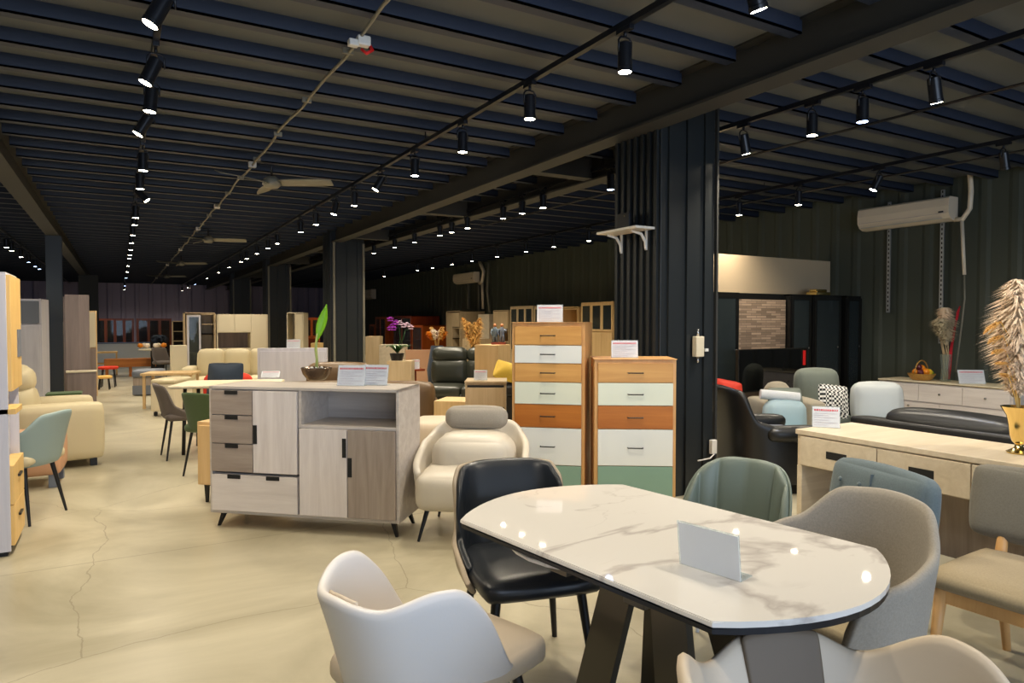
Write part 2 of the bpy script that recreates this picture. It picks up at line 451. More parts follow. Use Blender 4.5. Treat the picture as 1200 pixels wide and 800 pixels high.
# ------------------------------------------------------------ the room
X0, X1, Y0, Y1, ZC = -5.2, 9.3, -5.0, 36.0, 3.295
struct(MB().box(X0, X1, Y0, Y1, -0.12, 0.0).build('floor', 'floor'))
struct(MB().box(X0, X1, Y0, Y1, ZC, ZC + 0.1).build('ceiling', 'deck'))
def corrugated(p, q, z0, z1, name, m, period=0.22, deep=0.035, out=(-1, 0)):
    L = math.dist(p, q); n = int(L / period); d = ((q[0] - p[0]) / L, (q[1] - p[1]) / L)
    bm = bmesh.new(); prof = []
    for i in range(n + 1):
        s = i * period
        for ds, o in ((0, 0), (.55, 0), (.68, 1), (.87, 1)):
            ss = min(L, s + ds * period); prof.append((p[0] + d[0] * ss + out[0] * o * deep, p[1] + d[1] * ss + out[1] * o * deep))
    a = [bm.verts.new((x, y, z0)) for x, y in prof]; b = [bm.verts.new((x, y, z1)) for x, y in prof]
    a2 = [bm.verts.new((p[0] - out[0] * .08, p[1] - out[1] * .08, z0)), bm.verts.new((q[0] - out[0] * .08, q[1] - out[1] * .08, z0))]
    b2 = [bm.verts.new((p[0] - out[0] * .08, p[1] - out[1] * .08, z1)), bm.verts.new((q[0] - out[0] * .08, q[1] - out[1] * .08, z1))]
    for i in range(len(a) - 1): bm.faces.new((a[i], a[i + 1], b[i + 1], b[i]))
    bm.faces.new((a2[1], a2[0], b2[0], b2[1])); bm.faces.new((a2[0], a[0], b[0], b2[0])); bm.faces.new((a[-1], a2[1], b2[1], b[-1]))
    mb = MB(); mb.bm.free(); mb.bm = bm
    return struct(mb.build(name, m))
corrugated((X1, Y0), (X1, Y1), 0, ZC, 'wall_right', 'black_sheet', 0.34, 0.014, (-1, 0))
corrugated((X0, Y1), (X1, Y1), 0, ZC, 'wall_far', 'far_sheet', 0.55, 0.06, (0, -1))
corrugated((X0, Y0), (X0, Y1), 0, ZC, 'wall_left', 'black_sheet', 0.3, 0.03, (1, 0))
w_ = MB(); w_.box(X0, -2.6, Y0 - .1, Y0, 0, ZC); w_.box(5.6, X1, Y0 - .1, Y0, 0, ZC); w_.box(-2.6, 5.6, Y0 - .1, Y0, 3.05, ZC); w_.box(-2.6, 5.6, Y0 - .1, Y0, 0, .25)
struct(w_.build('wall_front', 'black_sheet'))
wf = struct(MB().box(-2.6, 5.6, Y0 - .09, Y0 - .04, .25, .32).box(-2.6, 5.6, Y0 - .09, Y0 - .04, 2.98, 3.05).box(1.46, 1.54, Y0 - .09, Y0 - .04, .3, 3.0).box(-.6, -.52, Y0 - .09, Y0 - .04, .3, 3.0).box(3.5, 3.58, Y0 - .09, Y0 - .04, .3, 3.0).build('window_1', 'black_metal'))
# ceiling joists, one purlin every 0.51 m
j = MB()
for k in range(int((Y1 + 1) / 0.512)):
    y = -0.31 + k * 0.512
    for xa, xb in ((X0, -1.12), (-0.92, 3.62), (3.78, X1)):
        j.box(xa, xb, y, y + 0.012, 3.2, ZC); j.box(xa, xb, y, y + 0.085, 3.2, 3.212)
struct(j.build('trim_1', 'joist'))
def h_beam(name, x, y0, y1, z0=3.0, z1=3.30, wd=0.2):
    struct(MB().box(x - wd / 2, x + wd / 2, y0, y1, z0, z0 + .02).box(x - wd / 2, x + wd / 2, y0, y1, z1 - .02, z1).box(x - .02, x + .02, y0, y1, z0 + .02, z1 - .02).build(name, 'beam'))
h_beam('trim_2', 3.70, Y0, Y1); h_beam('trim_3', 4.62, 4.75, Y1); h_beam('trim_4', -1.02, Y0, Y1)
c_ = MB()
for y in (6.1, 9.2, 12.6, 15.5, 18.9, 22, 25.6):
    c_.box(3.8, 4.52, y, y + .15, 3.02, 3.28)
struct(c_.build('trim_5', 'beam'))
# black clad columns between the bays
def column(x0, x1, y0, y1, ribs=True):
    m_ = MB(); m_.box(x0, x1, y0, y1, 0, 3.28, .004)
    if ribs:
        n = int((y1 - y0) / .075)
        for k in range(n):
            yy = y0 + (k + .3) * (y1 - y0) / n
            m_.box(x0 - .025, x0, yy, yy + .035, 0, 3.28)
    nx = int((x1 - x0) / .17)
    for k in range(nx):
        xx = x0 + (k + .35) * (x1 - x0) / nx
        m_.box(xx, xx + .04, y0 - .022, y0, 0, 3.28)
    return struct(m_.build('column', 'col_paint'))
column(3.80, 4.40, 4.2, 4.78)
for y in (13.3, 20.0, 26.8):
    column(3.60, 4.25, y, y + .6)
edge_ = MB()
for y in (13.3, 20.0, 26.8): edge_.box(3.62, 3.66, y - .03, y, 0, 3.0).box(4.21, 4.25, y - .03, y, 0, 3.0)
struct(edge_.build('trim_12', 'conduit'))
struct(MB().box(-1.13, -.89, 14.8, 14.82, 0, 3.0).box(-1.13, -.89, 15.02, 15.04, 0, 3.0).box(-1.02, -1.0, 14.82, 15.02, 0, 3.0).box(-1.13,-.89, 14.84, 15.0, 0, 1.45).build('column', 'col_paint'))
struct(MB().box(-1.15, -.6, 26.6, 27.1, 0, 3.0).build('column', 'beam'))
# light strips of angle at the column's right corner
struct(MB().box(4.40, 4.42, 4.17, 4.2, 0, 3.3).build('trim_6', 'beam'))

# ------------------------------------------------------------ ceiling: tracks, lamps, cables, fans
def track(x, y0, y1, n, label):
    tag(MB().box(x - .018, x + .018, y0, y1, 3.09, 3.125).build('lighting_track', 'lamp_black'), label, 'lighting track', 'black lighting tracks under the ceiling')
track(2.47, 0, 35, 1, 'black track running over the dining table and the sideboard aisle')
track(0.21, 0, 35, 2, 'black track running over the open aisle left of the sideboard')
track(-1.82, 5, 35, 3, 'black track beyond the left steel beam')
track(4.52, 0.5, 35, 4, 'black track just right of the large ribbed column')
track(7.05, 1, 35, 5, 'black track nearest to the right wall, over the sofas')
for nm, x in (('trim_7', 2.47), ('trim_8', .21), ('trim_9', -1.82), ('trim_10', 4.52), ('trim_11', 7.05)):
    h = MB()
    for k in range(8): h.tube([(x, 1.5 + 4.4 * k, 3.12), (x, 1.5 + 4.4 * k, 3.22)], .006, 6)
    struct(h.build(nm, 'lamp_black'))
def make_spot(on='lamp_on'):
    t = thing('track_spotlight', '', 'spotlight', (0, 0, 0))
    MB().box(-.018, .018, -.06, .06, -.028, 0, .003).build('adapter', 'lamp_black', t)
    MB().tube([(0, 0, -.02), (0, 0, -.055)], .01, 8).tube([(-.045, 0, -.14), (-.045, 0, -.075), (-.03, 0, -.058), (0, 0, -.052), (.03, 0, -.058), (.045, 0, -.075), (.045, 0, -.14)], .006, 6).build('bracket', 'lamp_black', t, True)
    h = MB().lathe([(0, -.085), (.034, -.085), (.04, -.092), (.04, -.225), (.043, -.228), (.043, -.248), (.037, -.248), (.035, -.238), (0, -.238)], 20).build('lamp_head', 'lamp_black', t, True, angle=35)
    MB().lathe([(0, -.243), (.0355, -.243), (.0355, -.2475), (0, -.2475)], 20).build('lens', on, h)
    return t
proto_warm = make_spot(); proto_blue = make_spot('lamp_on_blue')
lt_warm = bpy.data.lights.new('spot_beam', 'SPOT'); lt_warm.energy = SPOT_W; lt_warm.color = WARM
lt_warm.spot_size = math.radians(145); lt_warm.spot_blend = 1.0; lt_warm.shadow_soft_size = 0.04
lt_blue = bpy.data.lights.new('spot_beam_cool', 'SPOT'); lt_blue.energy = SPOT_W * 0.5; lt_blue.color = (0.55, 0.68, 1.0)
lt_blue.spot_size = math.radians(145); lt_blue.spot_blend = 1.0; lt_blue.shadow_soft_size = 0.04
used = {'w': False, 'b': False}
def spot_lamp(x, y, label, cool=False, tilt=(0, 0), lit=True, power=1.0):
    k = 'b' if cool else 'w'; pr_ = proto_blue if cool else proto_warm
    if used[k]: t = dup(pr_, (x, y, 3.092), 0, label)
    else: t = pr_; t.location = (x, y, 3.092); used[k] = True
    tag(t, label, 'spotlight', 'spotlights on the ceiling tracks')
    hd = [c for c in kids(t) if c.name.startswith('lamp_head')][0]
    if tilt != (0, 0):
        mt = Matrix.Translation((0, 0, -.1)) @ Matrix.Rotation(tilt[0], 4, 'X') @ Matrix.Rotation(tilt[1], 4, 'Y') @ Matrix.Translation((0, 0, .1))
        hd.matrix_local = mt
    if lit:
        lo = bpy.data.objects.new('beam', lt_blue if cool else lt_warm); C.objects.link(lo)
        lo.parent = hd; lo.location = (0, 0, -.26)
    return t
ORD = ['nearest', 'second', 'third', 'fourth', 'fifth', 'sixth', 'seventh', 'eighth', 'ninth', 'tenth', 'eleventh', 'twelfth', 'thirteenth', 'fourteenth', 'fifteenth', 'sixteenth', 'seventeenth', 'eighteenth', 'nineteenth', 'twentieth', 'twenty-first', 'twenty-second']
def row(x, ys, where, cool=(), tilts={}, off=()):
    for i, y in enumerate(ys):
        lb = 'black spotlight, %s%s on the track %s' % (ORD[i], '' if i == 0 else ' nearest', where)
        if i in tilts: lb = 'tilted ' + lb
        spot_lamp(x, y, lb, i in cool, tilts.get(i, (0, 0)), i not in off)
row(2.47, [1.1, 2.15, 3.03, 4.05, 5.11, 6.16, 7.1, 8.1, 8.9, 9.95, 10.9, 12.7, 13.6, 14.8, 16.1, 16.9, 18.9, 21, 24, 28, 31, 34], 'over the dining table', tilts={1: (0, -.35), 6: (.1, .5), 8: (0, .2)}, cool=(19,))  # farthest pair of lamps is added to brighten the far wall
row(0.21, [1.4, 2.6, 3.7, 4.6, 5.17, 5.9, 7.2, 8.2, 9.2, 10.5, 11.3, 12.65, 13.9, 15.2, 16.4, 17.3, 19.6, 22, 25, 30.5, 34], 'over the left aisle', tilts={2: (0, .45), 3: (0, .4), 4: (0, .1), 5: (0, .5), 8: (-.2, -.7)}, cool=(18, 19))  # farthest lamp here is an added extra that lights the far wall
row(-1.82, [7.5, 10.5, 13.0, 14.4, 15.9, 16.6, 18.1, 19.6, 21, 22, 27.1], 'beyond the left steel beam', cool=(7, 8, 9))
row(4.52, [1.3, 2.47, 2.95, 3.35, 4.0, 5.77, 7.1, 7.6, 8.1, 9.2, 9.75, 10.2, 11.3, 12.3, 13.5, 14.6], 'beside the ribbed column', cool=(2, 5), tilts={1: (0, -.25), 4: (0, -.25)})
row(7.05, [2.2, 3.22, 4.4, 5.4, 6.3, 9.6, 10.7, 11.7, 12.9, 14.1, 15.2, 16.4, 17.4, 20.1], 'nearest the right wall', tilts={1: (0, -.3), 2: (.3, .3)})

def cable_run(x, ys, zlo, label):
    t = thing('cable_conduit', label, 'conduit', (x, 0, 3.16))
    pts = []
    for i in range(90):
        y = i * .4; pts.append((.012 * math.sin(i * 1.9), y, .012 * math.sin(i * .9)))
    MB().tube(pts, .012, 6).build('pipe', 'conduit', t, True)
    for y in ys: MB().box(-.04, .04, y - .03, y + .03, -.03, .03, .008).build('junction_box', 'white_plastic', t)
    for i in range(26): MB().box(-.035, .035, 1 + i * 1.1, 1.02 + i * 1.1, -.016, .02).build('clip', 'conduit', t)
cable_run(1.28, [7.9, 11, 13.8, 18, 23, 30], 3.16, 'grey cable conduit with white boxes running along the ceiling between the fans')
t = thing('wire_bundle', 'bundle of loose white and red wires hanging from the conduit near top centre', 'wires', (1.30, 4.06, 3.14))
MB().box(-.04, .04, -.03, .03, -.03, .03, .01).box(-.09, -.03, -.02, .03, -.04, .0, .006).build('connector', 'white_plastic', t)
MB().tube([(.03, 0, 0), (.05, -.02, -.05), (.01, -.03, -.08), (-.01, 0, -.05)], .011, 6).build('red_wire', 'red_label', t, True)
for i, x in enumerate((5.69, 7.9)):
    tag(MB().tube([(x, y, 3.17) for y in range(0, 12)], .012, 6).build('cable_conduit', 'lamp_black'), ('thin black conduit between the two right hand lighting tracks', 'thin black conduit close to the right wall under the ceiling')[i], 'conduit')

def make_fan():
    t = thing('ceiling_fan', '', 'ceiling fan', (0, 0, 0))
    MB().tube([(0, 0, .33), (0, 0, .06)], .014, 8).build('downrod', 'lamp_black', t, True)
    MB().lathe([(0, .08), (.05, .07), (.095, .03), (.1, -.02), (.07, -.05), (0, -.06)], 20).build('motor', 'conduit', t, True)
    for k in range(3):
        b = MB()
        b.sheet(lambda s, u: (.08 + s * .6, (u - .5) * (.11 + .06 * math.sin(s * PI) ** .6), -.022 * (u - .5) * 2), 8, 3, .008)
        o = b.build('blade', 'conduit', t, True); o.rotation_euler = (0, 0, k * 2 * PI / 3)
    return t
fan = make_fan(); first = True
for (x, y, rz, lb) in ((1.5, 8.0, -.55, 'three-blade grey ceiling fan nearest the viewpoint'), (1.48, 14.1, -.3, 'three-blade ceiling fan second along the conduit'),
                       (1.45, 20.2, -.5, 'three-blade ceiling fan third along the conduit'), (1.43, 26.2, -.6, 'three-blade ceiling fan farthest down the hall')):
    f = fan if first else dup(fan); first = False
    f.location = (x, y, 3.0); f.rotation_euler = (0, 0, rz); tag(f, lb, 'ceiling fan', 'ceiling fans in a line down the hall')

# ------------------------------------------------------------ cabinets
def cabinet(name, label, cat, L, rot, w, d, h, m, cells, z0=0.0, th=.02, legs=None, group=None, hm='black_metal', top=None, back=None):
    """origin at the front left corner; front looks to -y. cells: (kind, x0, x1, z0, z1, material, option)"""
    t = thing(name, label, cat, L, rot, group)
    b = MB()
    hollow = any(c[0] in ('open', 'glass', 'glass2') for c in cells)
    if hollow:
        b.box(0, th, 0, d, z0, h, .002); b.box(w - th, w, 0, d, z0, h, .002); b.box(th, w - th, 0, d, z0, z0 + th); 
        if top is None: b.box(0, w, 0, d, h - th, h, .002)
        b.box(th, w - th, d - .012, d, z0, h - .001)
        for c in cells:
            if c[0] in ('drawer', 'door'): b.box(c[1], c[2], .02, d - .015, c[3], c[4])
            else:
                for xx in (c[1], c[2]):
                    if th < xx < w - th: b.box(xx - th / 2, xx + th / 2, .004, d - .012, c[3] - th / 2, c[4] + th / 2)
                for zz in (c[3], c[4]):
                    if z0 + th < zz < h - th: b.box(c[1], c[2], .004, d - .012, zz - th / 2, zz + th / 2)
    else:
        b.box(0, w, .004, d, z0, h, .003)
    b.build('body', m, t)
    if back: MB().box(th, w - th, d - .018, d - .012, z0 + th, h - th).build('back_panel', back, t)
    if top: MB().box(-.006, w + .006, -.012, d, h, h + top[1], .003).build('top', top[0], t)
    g = .003
    for c in cells:
        k, x0, x1, a, z = c[:5]; cm = c[5] if len(c) > 5 and c[5] else m; op = c[6] if len(c) > 6 else None
        if k == 'open':
            for s in (op or []): MB().box(x0 + .01, x1 - .01, .01, d - .02, a + s * (z - a) - .008, a + s * (z - a) + .008).build('shelf', cm, t)
            continue
        nm = 'drawer' if k == 'drawer' else 'door'
        if k in ('glass', 'glass2'):
            f = .045 if (x1 - x0) > .25 else .03
            fr = MB(); fr.box(x0 + g, x0 + f, -.014, .004, a + g, z - g, .002); fr.box(x1 - f, x1 - g, -.014, .004, a + g, z - g, .002)
            fr.box(x0 + f, x1 - f, -.014, .004, a + g, a + f, .002); fr.box(x0 + f, x1 - f, -.014, .004, z - f, z - g, .002)
            o = fr.build('door', cm, t)
            MB().box(x0 + f, x1 - f, -.007, -.003, a + f, z - f).build('pane', 'glass', o)
            ns = max(1, int((z - a) / .35))
            for s in range(1, ns): MB().box(x0 + .012, x1 - .012, .03, d - .02, a + s * (z - a) / ns - .006, a + s * (z - a) / ns + .006).build('shelf', m, t)
        else:
            o = MB().box(x0 + g, x1 - g, -.016, .004, a + g, z - g, .002).build(nm, cm, t)
        if not op: continue
        cx, cz = (x0 + x1) / 2, (a + z) / 2
        if op == 'bar': MB().tube([(cx - .055, -.016, cz), (cx - .055, -.04, cz), (cx + .055, -.04, cz), (cx + .055, -.016, cz)], .005, 6).build('handle', hm, o)
        elif op == 'knob': MB().lathe([(0, 0), (.012, .004), (.014, .012), (0, .018)], 12).build('knob', hm, o).matrix_local = Matrix.Translation((cx, -.016, cz)) @ Matrix.Rotation(PI / 2, 4, 'X')
        elif op == 'knobs':
            for q in (.25, .75): MB().lathe([(0, 0), (.012, .004), (.014, .012), (0, .018)], 12).build('knob', hm, o).matrix_local = Matrix.Translation((x0 + q * (x1 - x0), -.016, cz)) @ Matrix.Rotation(PI / 2, 4, 'X')
        elif op == 'cut': MB().box(cx - .065, cx + .065, -.0175, -.012, cz - .022, cz + .022).build('handle_recess', 'dark', o)
        elif op == 'tab': MB().box(cx - .05, cx + .05, -.0195, -.012, z - .03, z - g).build('handle', hm, o)
        elif op == 'tabs':
            for q in (.27, .72): MB().box(x0 + q * (x1 - x0) - .05, x0 + q * (x1 - x0) + .05, -.0195, -.012, z - .03, z - g).build('handle', hm, o)
        elif op[0] == 'v': MB().box(op[1] - .014, op[1] + .014, -.0195, -.012, op[2] - .065, op[2] + .065).build('handle', hm, o)
        elif op[0] == 'b': MB().tube([(op[1], -.014, op[2] - .05), (op[1], -.035, op[2] - .05), (op[1], -.035, op[2] + .05), (op[1], -.014, op[2] + .05)], .005, 6).build('handle', hm, o)
        elif op[0] == 'k': MB().lathe([(0, 0), (.012, .004), (.014, .012), (0, .018)], 12).build('knob', hm, o).matrix_local = Matrix.Translation((op[1], -.014, op[2])) @ Matrix.Rotation(PI / 2, 4, 'X')
    if legs:
        ins = legs.get('in', .06); lm = legs.get('m', 'black_metal'); sp = legs.get('splay', .03); r0, r1 = legs.get('r', (.018, .008))
        for (x, y, sx, sy) in ((ins, ins, -1, -1), (w - ins, ins, 1, -1), (ins, d - ins, -1, 1), (w - ins, d - ins, 1, 1)):
            q = MB(); q.bar((x + sx * sp, y + sy * sp * .6, 0), (x, y, z0 + .002), r1 * 2, r0 * 2)
            if legs.get('plate'): q.box(x - .0, x - sx * .09, y - .015, y + .015, z0 - .012, z0 + .001)
            q.build('leg', lm, t)
    return t

def text_lines(mb, x0, x1, z, h, seed, y):
    r = random.Random(seed); x = x0
    while x < x1:
        wd = r.uniform(.5, 1.1) * h
        mb.box(x, min(x1, x + wd), y - .0006, y, z, z + h); x += wd + h * .35
def card(label, loc, rot, w=.17, h=.12, lean=.25, z=0.0, face=True, group='price cards in clear stands'):
    t = thing('price_card', label, 'price card', (loc[0], loc[1], z), rot, group)
    R_ = Matrix.Rotation(-lean, 4, 'X')
    MB().box(-w / 2 - .003, w / 2 + .003, -.0055, .0, .0, h + .004, mtx=R_).box(-w / 2, w / 2, 0, .06, 0, .003).build('stand', 'acrylic', t)
    MB().box(-w / 2, w / 2, -.003, -.0015, .002, h, mtx=R_).build('paper', 'paper', t)
    if face:
        q = MB(); text_lines(q, -w * .44, w * .44, h * .80, h * .085, int(loc[0] * 100), -.0058)
        for v in q.bm.verts: v.co = R_ @ v.co
        q.build('red_heading', 'red_print', t)
        q = MB()
        for i, zz in enumerate((.66, .56, .46, .34, .22, .1)):
            text_lines(q, -w * .44, w * (.42 if i % 2 == 0 else .1), h * zz, h * .03, i + 5, -.0058)
        for v in q.bm.verts: v.co = R_ @ v.co
        q.build('small_print', 'grey_print', t)
    return t

# sideboard
SBa = -math.atan2(5.221 - 4.285, 1.598 - .541)
h, w = 1.0, 1.412; bz = .105; s = w / 675.0
def sx(px): return (px - 40) * s
zt = lambda py: bz + (545 - py) * (h - .02 - bz) / (545 - 107)      # picture rows of the left half into heights
cells = [('drawer', .02, sx(205), .80, .975, 'taupe_h', 'tab'), ('drawer', .02, sx(205), .60, .80, 'taupe_h', 'tab'), ('drawer', .02, sx(205), .40, .60, 'taupe_h', 'tab'),
         ('drawer', .02, sx(366), .125, .385, 'ash_h', 'tabs'),
         ('door', sx(205), sx(366), .40, .975, 'ash', ('v', sx(205) + .02, .67)),
         ('open', sx(372), w - .02, .735, .98),
         ('door', sx(372), sx(541), .125, .725, 'ash', ('v', sx(541) - .02, .60)),
         ('door', sx(541), w - .02, .125, .725, 'taupe', ('v', sx(541) + .02, .47))]
sb = cabinet('sideboard', 'pale and taupe wood sideboard with an open niche, left of the cream armchair', 'sideboard', (.541, 5.221), SBa, w, .42, h, 'greige', cells, z0=bz, legs={'in': .07, 'plate': True, 'splay': .035, 'r': (.017, .009)}, hm='dark')
# tall and short drawer chests
def chest(label, L, rot, w, d, h, rows):
    cs = []; tot = sum(r[0] for r in rows); z = h - .025; b0 = .03
    for r in rows:
        dz = r[0] / tot * (h - .025 - b0)
        cs.append(('drawer', .022, w - .022, z - dz, z, r[1], 'bar')); z -= dz
    return cabinet('drawer_chest', label, 'chest of drawers', L, rot, w, d, h, 'oak_v', cs, z0=0.0, top=('oak_v', .004), group='oak chests with coloured drawers')
D1 = 5.3
L, w = front(600, 685.5, D1, math.radians(-42)); w1 = w
chest('taller oak chest of seven orange, white and green drawers', L, math.radians(-42), w, .56, zat(378, D1), [(23, 'oak'), (22, 'paint_white'), (22.5, 'oak'), (27, 'paint_cream'), (28, 'oak_dark'), (45, 'paint_white'), (50, 'paint_green')])
card('white price card standing on top of the taller drawer chest', (L[0] + w * .5 * math.cos(-.7) + .08, L[1] - w * .5 * math.sin(.7) + .1), math.radians(-38), .2, .135, .1, z=zat(378, D1) + .004)
D2 = 5.05
L, w = front(697, 793, D2, math.radians(-33))
chest('shorter oak chest of drawers beside the ribbed black column', L, math.radians(-33), w, .42, zat(421, D2), [(24, 'oak'), (28, 'paint_cream'), (28.5, 'oak_dark'), (45, 'paint_white'), (58, 'paint_green')])
card('white price card on top of the shorter drawer chest', (L[0] + .30, L[1] + .02), math.radians(-31), .2, .13, .1, z=zat(421, D2) + .004)

# console desk in front of the black sofa
cw = 1.6
cabinet('console_table', 'long pale wood console with black cut-out drawer pulls under the golden vase', 'console table', (3.62, 2.76), -PI / 2, cw, .55, .76, 'console_wood',
        [('drawer', .03, .52, .575, .755, None, 'cut'), ('drawer', .52, 1.0, .575, .755, None, 'cut'), ('drawer', 1.0, 1.57, .575, .755, None, 'cut')], z0=.57, top=('console_wood', .03))
ct = [o for o in bpy.data.objects if o.name == 'console_table'][0]
MB().box(0, .035, .0, .55, 0, .57, .003).build('side_panel', 'console_wood', ct)
MB().box(cw - .035, cw, .0, .55, 0, .57, .003).build('side_panel', 'console_wood', ct)
MB().box(.035, cw - .035, .5, .52, .1, .57).build('back_panel', 'taupe', ct)
card('price card on the left end of the pale wood console', P(968, 501, .79), math.radians(-52), .155, .13, .3, z=.79)

# ------------------------------------------------------------ seats
def spow(x, p): return math.copysign(abs(x) ** p, x)
def shell_fn(rx, ry, z0, top, phimax, k0=.72, ex=.8, lean=.05, yoff=0.0, front_pull=0.0):
    def f(s, u):
        phi = (s * 2 - 1) * phimax
        kk = k0 + (1 - k0) * (u ** .55)
        x = rx * spow(math.sin(phi), ex) * kk; y = ry * spow(math.cos(phi), ex) * kk + yoff
        zt_ = top(abs(phi)); z = z0 + (zt_ - z0) * u
        y += lean * u * u * max(0, math.cos(phi)) - front_pull * (1 - u) * max(0, -math.cos(phi))
        return (x, y, z)
    return f
def offs(f, o):
    def g(s, u):
        e = .004; p = Vector(f(s, u))
        a = Vector(f(min(1, s + e), u)) - Vector(f(max(0, s - e), u)); b = Vector(f(s, min(1, u + e))) - Vector(f(s, max(0, u - e)))
        return tuple(p + a.cross(b).normalized() * o)
    return g
def part_of(f, s0, s1, u0, u1):
    return lambda s, u: f(s0 + (s1 - s0) * s, u0 + (u1 - u0) * u)
def smooth(a, b, x):
    t = max(0, min(1, (x - a) / (b - a))); return t * t * (3 - 2 * t)
def interp(pts):
    def g(x):
        for i in range(len(pts) - 1):
            if x <= pts[i + 1][0]:
                a, b = pts[i], pts[i + 1]
                return a[1] + (b[1] - a[1]) * smooth(a[0], b[0], x)
        return pts[-1][1]
    return g
def legs4(t, pts_top, pts_bot, r0, r1, m, name='leg', n=10):
    for p, q in zip(pts_top, pts_bot):
        MB().tube([q, p], [r1, r0], n).build(name, m, t, True, angle=50)

# dining table
TC = (1.51, 1.69); TR = math.radians(-81.8)
t = thing('dining_table', 'white marble dining table with curved ends on a dark metal base', 'dining table', TC, TR)
out = []
for k in range(0, 17):
    a = -1 + k / 8; out.append((.52 + .17 * (1 - a * a), a * .415))
for k in range(0, 17):
    a = 1 - k / 8; out.append((-.52 - .17 * (1 - a * a), a * .415))
MB().prism(out, .745, .76, .003).build('tabletop', 'marble', t)
MB().prism([(x * .996, y * .994) for x, y in out], .727, .7448, .004).build('underboard', 'lamp_black', t)
leaf = [(.26 * math.sin(a) * 1.3, .36 * math.cos(a) * 1.08) for a in [2 * PI * k / 28 for k in range(28)]]
MB().prism([(x - .18, y) for x, y in leaf], .7, .712, .002).build('folding_leaf', 'marble', t)
MB().box(-.42, .42, -.06, .06, .66, .70, .004).box(-.2, -.12, -.28, .28, .64, .70, .004).box(.12, .2, -.28, .28, .64, .70, .004).build('frame', 'table_metal', t)
for sx_, sy_ in ((-1, -1), (1, -1), (1, 1), (-1, 1)):
    MB().bar((sx_ * .22 + .07, sy_ * .20, .02), (sx_ * .09 + .05, sy_ * .10, .66), .14, .13, .03, .03).build('leg', 'table_metal', t)
MB().box(-.25, .39, -.24, .24, 0, .02, .004).build('base_plate', 'table_metal', t)
card('blank backed price card standing on the marble dining table', ((P(792, 658, .76)[0] + P(876, 684, .76)[0]) / 2, (P(792, 658, .76)[1] + P(876, 684, .76)[1]) / 2), math.atan2(P(876, 684, .76)[1] - P(792, 658, .76)[1], P(876, 684, .76)[0] - P(792, 658, .76)[0]), .185, .125, -.12, z=.76, face=False)

# winged armchairs (two of one make)
def wing_chair(loc, rot, label, outer, inner, panel, group, rx=.335, ry=.32, mid_z=.675, dip=.635, sw=.50):
    t = thing('dining_armchair', label, 'armchair', loc, rot, group)
    top = interp([(0, mid_z), (.16, mid_z - .004), (.52, dip), (1.15, .745), (1.3, .74), (2.1, .44)])
    f = shell_fn(rx, ry, .33, top, 2.15, .74, .88, .05)
    MB().sheet(f, 46, 9, lambda s, u: .030 + .004 * math.sin(u * PI)).build('shell', outer, t, True, 1)
    # inner back panel, following the shell
    MB().sheet(part_of(offs(f, .026), .443, .557, .2, .992), 14, 10, .014).build('back_pad', panel, t, True, 1)
    MB().soft((0, -.06, .42), (sw, .54, .10), .04, .015, 8).build('seat', inner, t, True)
    legs4(t, [(-.17, -.2, .42), (.17, -.2, .42), (-.17, .15, .42), (.17, .15, .42)], [(-.25, -.27, 0), (.25, -.27, 0), (-.25, .23, 0), (.25, .23, 0)], .018, .010, 'black_metal')
    return t
wing_chair((.785, 1.885), math.radians(108), 'off-white winged armchair in the foreground left of the marble table', 'white_leather', 'beige_leather', 'beige_leather', 'winged dining armchairs', .255, .28, .715, .705, .43)
wing_chair((1.25, .78), math.radians(-22), 'cream winged armchair with a grey-brown back panel in the bottom right corner', 'beige_leather', 'brownpad', 'brownpad', 'winged dining armchairs', .36, .33, .695, .645)

# dark leather side chair
def side_chair(loc, rot, label, outer, inner, legm):
    t = thing('dining_chair', label, 'chair', loc, rot)
    top = interp([(0, .82), (.75, .81), (1.0, .76), (1.35, .52), (1.9, .44)])
    f = shell_fn(.265, .26, .40, top, 1.9, .88, .55, .10)
    MB().sheet(f, 44, 9, -.022).build('shell', outer, t, True, 1)
    MB().sheet(part_of(f, .06, .94, .06, .985), 40, 9, .03).build('backrest', inner, t, True, 1)
    MB().soft((0, -.04, .44), (.47, .50, .085), .035, .018, 8).build('seat', inner, t, True)
    legs4(t, [(-.17, -.2, .41), (.17, -.2, .41), (-.17, .16, .41), (.17, .16, .41)], [(-.22, -.25, 0), (.22, -.25, 0), (-.22, .24, 0), (.22, .24, 0)], .02, .012, legm)
    return t
side_chair((1.45, 2.42), math.radians(-14), 'blue-black leather chair with a tan outer shell at the far left end of the table', 'tan_shell', 'black_leather', 'black_metal')

# channel tufted sage chair
t = thing('dining_chair', 'sage green leather chair with vertical channels behind the marble table', 'chair', (2.21, 2.04), math.radians(-70))
top = lambda p: .46 + .37 * math.sqrt(max(0.0, 1 - (p / 1.45) ** 2.6))
f = shell_fn(.24, .23, .42, top, 1.42, .85, .75, .06)
MB().sheet(lambda s, u: f(s, u), 54, 9, lambda s, u: .014 + .018 * abs(math.sin(s * 6 * PI)) ** .6).build('backrest', 'sage', t, True, 1)
MB().sheet(lambda s, u: f(s, u), 40, 9, -.012).build('shell', 'sage', t, True, 1)
MB().soft((0, -.02, .44), (.46, .46, .09), .04, .02, 8).build('seat', 'sage', t, True)
legs4(t, [(-.17, -.18, .41), (.17, -.18, .41), (-.17, .16, .41), (.17, .16, .41)], [(-.21, -.23, 0), (.21, -.23, 0), (-.21, .2, 0), (.21, .2, 0)], .012, .010, 'white_metal')

